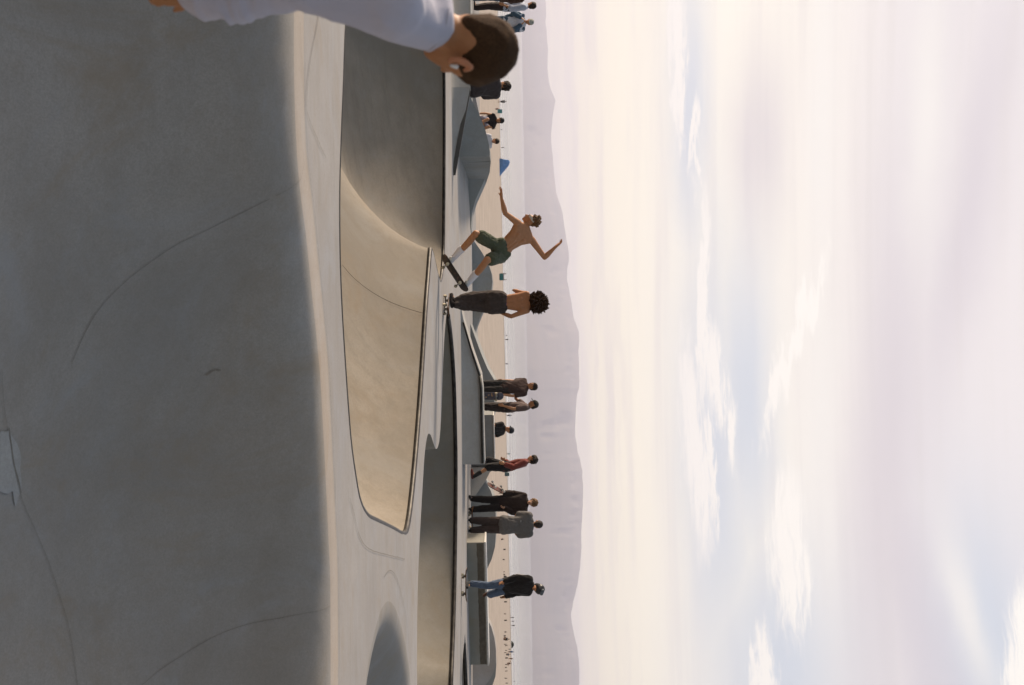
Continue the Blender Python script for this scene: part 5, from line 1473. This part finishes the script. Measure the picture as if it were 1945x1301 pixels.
for i, (x, u, h_, c1, c2, po, lb) in enumerate([
        (969, 1173, 8, BK, BK, 'stand', 'tiny dark wader, the first right of the helmeted skater'), (970, 1180, 7, GY, NV, 'stand', 'tiny grey wader, middle of three right of the helmeted skater'), (970.5, 1188, 8, BK, GY, 'stand', 'tiny dark wader, third right of the helmeted skater'),
        (956, 1214, 11, BK, BK, 'sit', 'dark figure sitting left of the green beach umbrella'), (966, 1219, 6, WH, BR_, 'stand', 'small figure in white standing behind the green beach umbrella'),
        (963, 1233, 8, TL, NV, 'stand', 'small teal figure just right of the green beach umbrella'), (963, 1238, 13, (0.10, 0.16, 0.28), NV, 'stand', 'blue-shirted beachgoer in the group right of the umbrella'), (961, 1243, 8, GY, TL, 'sit', 'grey figure sitting in the group right of the umbrella'),
        (964, 1251, 11, BR_, BR_, 'stand', 'brown-shirted beachgoer standing in the group right of the umbrella'), (966, 1256, 8, WH, BR_, 'stand', 'white-shirted beachgoer at the end of the beach group'), (963, 1260, 8, BR_, GY, 'sit', 'brown figure sitting at the right end of the beach group'),
        (974, 1294, 5, BK, BK, 'stand', 'tiny dark wader farthest right along the water')]):
    tiny(lb, x, u, h_, c1, c2, pose=po, face=150 + 23 * (i % 5))

def beach_tent():
    b0, b1 = beach_at(948.5, 303), beach_at(948.5, 334)
    d = b0.y; t = empty('beach_tent', b0); tag(t, 'bright blue pop-up beach tent on the sand by the water', 'tent')
    sh = [(948, 302), (955, 302.5), (962, 303), (967.5, 304.5), (968.3, 309), (966, 315), (961, 321), (955, 328), (950, 334), (948, 334.5)]
    bm = bmesh.new(); n = len(sh)
    rows = []
    for j in range(7):
        s_ = j / 6; sc_ = math.sin(math.pi * (0.12 + 0.76 * s_))
        row = []
        for x, u in sh:
            p = P(x, u, d); base = P(948, u, d)
            q = base.lerp(p, sc_); q.y = d + (s_ - 0.5) * 1.6
            row.append(bm.verts.new(q - b0))
        rows.append(row)
    for A, B_ in zip(rows, rows[1:]):
        for i in range(n - 1): bm.faces.new((A[i], A[i + 1], B_[i + 1], B_[i]))
    bm.faces.new(rows[0]); bm.faces.new(list(reversed(rows[-1])))
    bmesh.ops.recalc_face_normals(bm, faces=bm.faces)
    finish(bm, 'canopy', plain('blue_nylon', (0.12, 0.28, 0.58), rough=0.6, scale=2, var=0.25), t, smooth=False)
    tube([P(967.8, 304.5, d) - b0 + V3(0, -.62, 0), P(948, 302, d) - b0 + V3(0, -.85, 0)], 0.03, 'pole', M['white_edge'], t, 6)
beach_tent()
def box_thing(name, label, cat, x, u, w_, d_, h_, col, lid):
    b = beach_at(x, u); t = empty(name, b); tag(t, label, cat)
    bm = bmesh.new(); bmesh.ops.create_cube(bm, size=1, matrix=Matrix.Translation((0, 0, h_ / 2)) @ Matrix.Diagonal((w_, d_, h_, 1)))
    bmesh.ops.bevel(bm, geom=bm.edges[:], offset=0.04, segments=2, affect='EDGES')
    finish(bm, 'box', plain(name + '_body', col), t, smooth=False)
    bm = bmesh.new(); bmesh.ops.create_cube(bm, size=1, matrix=Matrix.Translation((0, 0, h_ + 0.05)) @ Matrix.Diagonal((w_ * 1.06, d_ * 1.06, 0.1, 1)))
    bmesh.ops.bevel(bm, geom=bm.edges[:], offset=0.03, segments=2, affect='EDGES')
    finish(bm, 'lid', plain(name + '_lid', lid), t, smooth=False)
box_thing('cool_box', 'teal cool box on the sand between two tiny figures in white', 'cool box', 948.5, 526, 0.75, 0.5, 0.42, TL, (0.5, 0.5, 0.5))
box_thing('cool_box', 'dark teal cool box on the sand behind the red-shirted person', 'cool box', 958.5, 901, 0.45, 0.4, 0.5, (0.06, 0.13, 0.14), (0.1, 0.2, 0.2))
def beach_chair():
    b = beach_at(940.5, 211); k = 13 * b.y / FPX / 0.95
    t = empty('beach_chair', b); tag(t, 'teal folding beach chair on the sand near the waterline', 'chair')
    m = plain('teal_canvas', (0.06, 0.26, 0.27)); fr = plain('chair_tube', (0.4, 0.4, 0.4), metal=0.6)
    for nm, c, s_ in (('seat', (0, -.05, .38), (.55, .5, .05)), ('backrest', (0, .24, .68), (.55, .06, .58))):
        bm = bmesh.new(); bmesh.ops.create_cube(bm, size=1, matrix=Matrix.Scale(k, 4) @ Matrix.Translation(c) @ Matrix.Rotation(-0.2 if nm == 'backrest' else 0.08, 4, 'X') @ Matrix.Diagonal((*s_, 1)))
        bmesh.ops.bevel(bm, geom=bm.edges[:], offset=0.015 * k, segments=2, affect='EDGES')
        finish(bm, nm, m, t, smooth=False)
    for sx in (-.27, .27):
        for y0, y1 in ((-.28, .28), (.28, -.28)): tube([V3(sx, y0, 0) * k, V3(sx, y1, .4) * k], 0.018 * k, 'leg', fr, t, 6)
beach_chair()
def umbrella():
    b = beach_at(961, 1224); k = 15 * b.y / FPX / 1.9
    t = empty('beach_umbrella', b); tag(t, 'low dark green beach umbrella among the far beach group', 'umbrella')
    tube([V3(0, 0, 0), V3(0.06, 0, 1.9) * k], 0.025 * k, 'pole', M['white_edge'], t, 6)
    bm = bmesh.new(); top = bm.verts.new(V3(0.06, 0, 1.92) * k); prev = None; n = 16; ring = []
    for rr, zz in ((0.35, 1.82), (0.7, 1.6), (0.95, 1.28)):
        ring.append([bm.verts.new(V3(math.cos(i * 2 * math.pi / n) * rr * (1 - 0.05 * (i % 2)) + 0.05, math.sin(i * 2 * math.pi / n) * rr, zz) * k) for i in range(n)])
    for i in range(n):
        bm.faces.new((top, ring[0][i], ring[0][(i + 1) % n]))
        for A, B_ in zip(ring, ring[1:]): bm.faces.new((A[i], B_[i], B_[(i + 1) % n], A[(i + 1) % n]))
    bmesh.ops.solidify(bm, geom=bm.faces[:], thickness=0.02)
    finish(bm, 'canopy', plain('dark_green_canvas', (0.035, 0.05, 0.035)), t, smooth=False)
umbrella()
# line of stakes along the upper beach
def stakes():
    pm = plain('stake_wood', (0.09, 0.075, 0.06))
    first = None
    rr = random.Random(2)
    us = []; u = 1042.0
    while u < 1298: us.append(u); u += rr.choice([3.5, 5, 6, 7, 9, 14, 22])
    for i, u in enumerate(us):
        x = np.interp(u, [1042, 1160, 1301], [955.5, 957.0, 959.5]) + rr.uniform(-1.2, 1.2)
        b = beach_at(x, u + rr.uniform(-1.5, 1.5))
        if first is None:
            bm = bmesh.new()
            bmesh.ops.create_cone(bm, cap_ends=True, segments=8, radius1=0.055, radius2=0.045, depth=0.30, matrix=Matrix.Translation((0, 0, 0.09)))
            bmesh.ops.create_cone(bm, cap_ends=True, segments=8, radius1=0.055, radius2=0.01, depth=0.06, matrix=Matrix.Translation((0, 0, 0.27)))
            o = first = finish(bm, 'stake', pm, smooth=False)
        else:
            o = first.copy(); COL.objects.link(o)
        o.location = b; k_ = rr.uniform(0.7, 1.5); o.scale = (k_, k_, rr.uniform(0.5, 1.1)); o.rotation_euler = (rr.uniform(-.1, .1), rr.uniform(-.1, .1), 0)
        tag(o, 'one of a row of short dark stakes standing across the far sand', 'stake', 'row of stakes across the sand')
stakes()
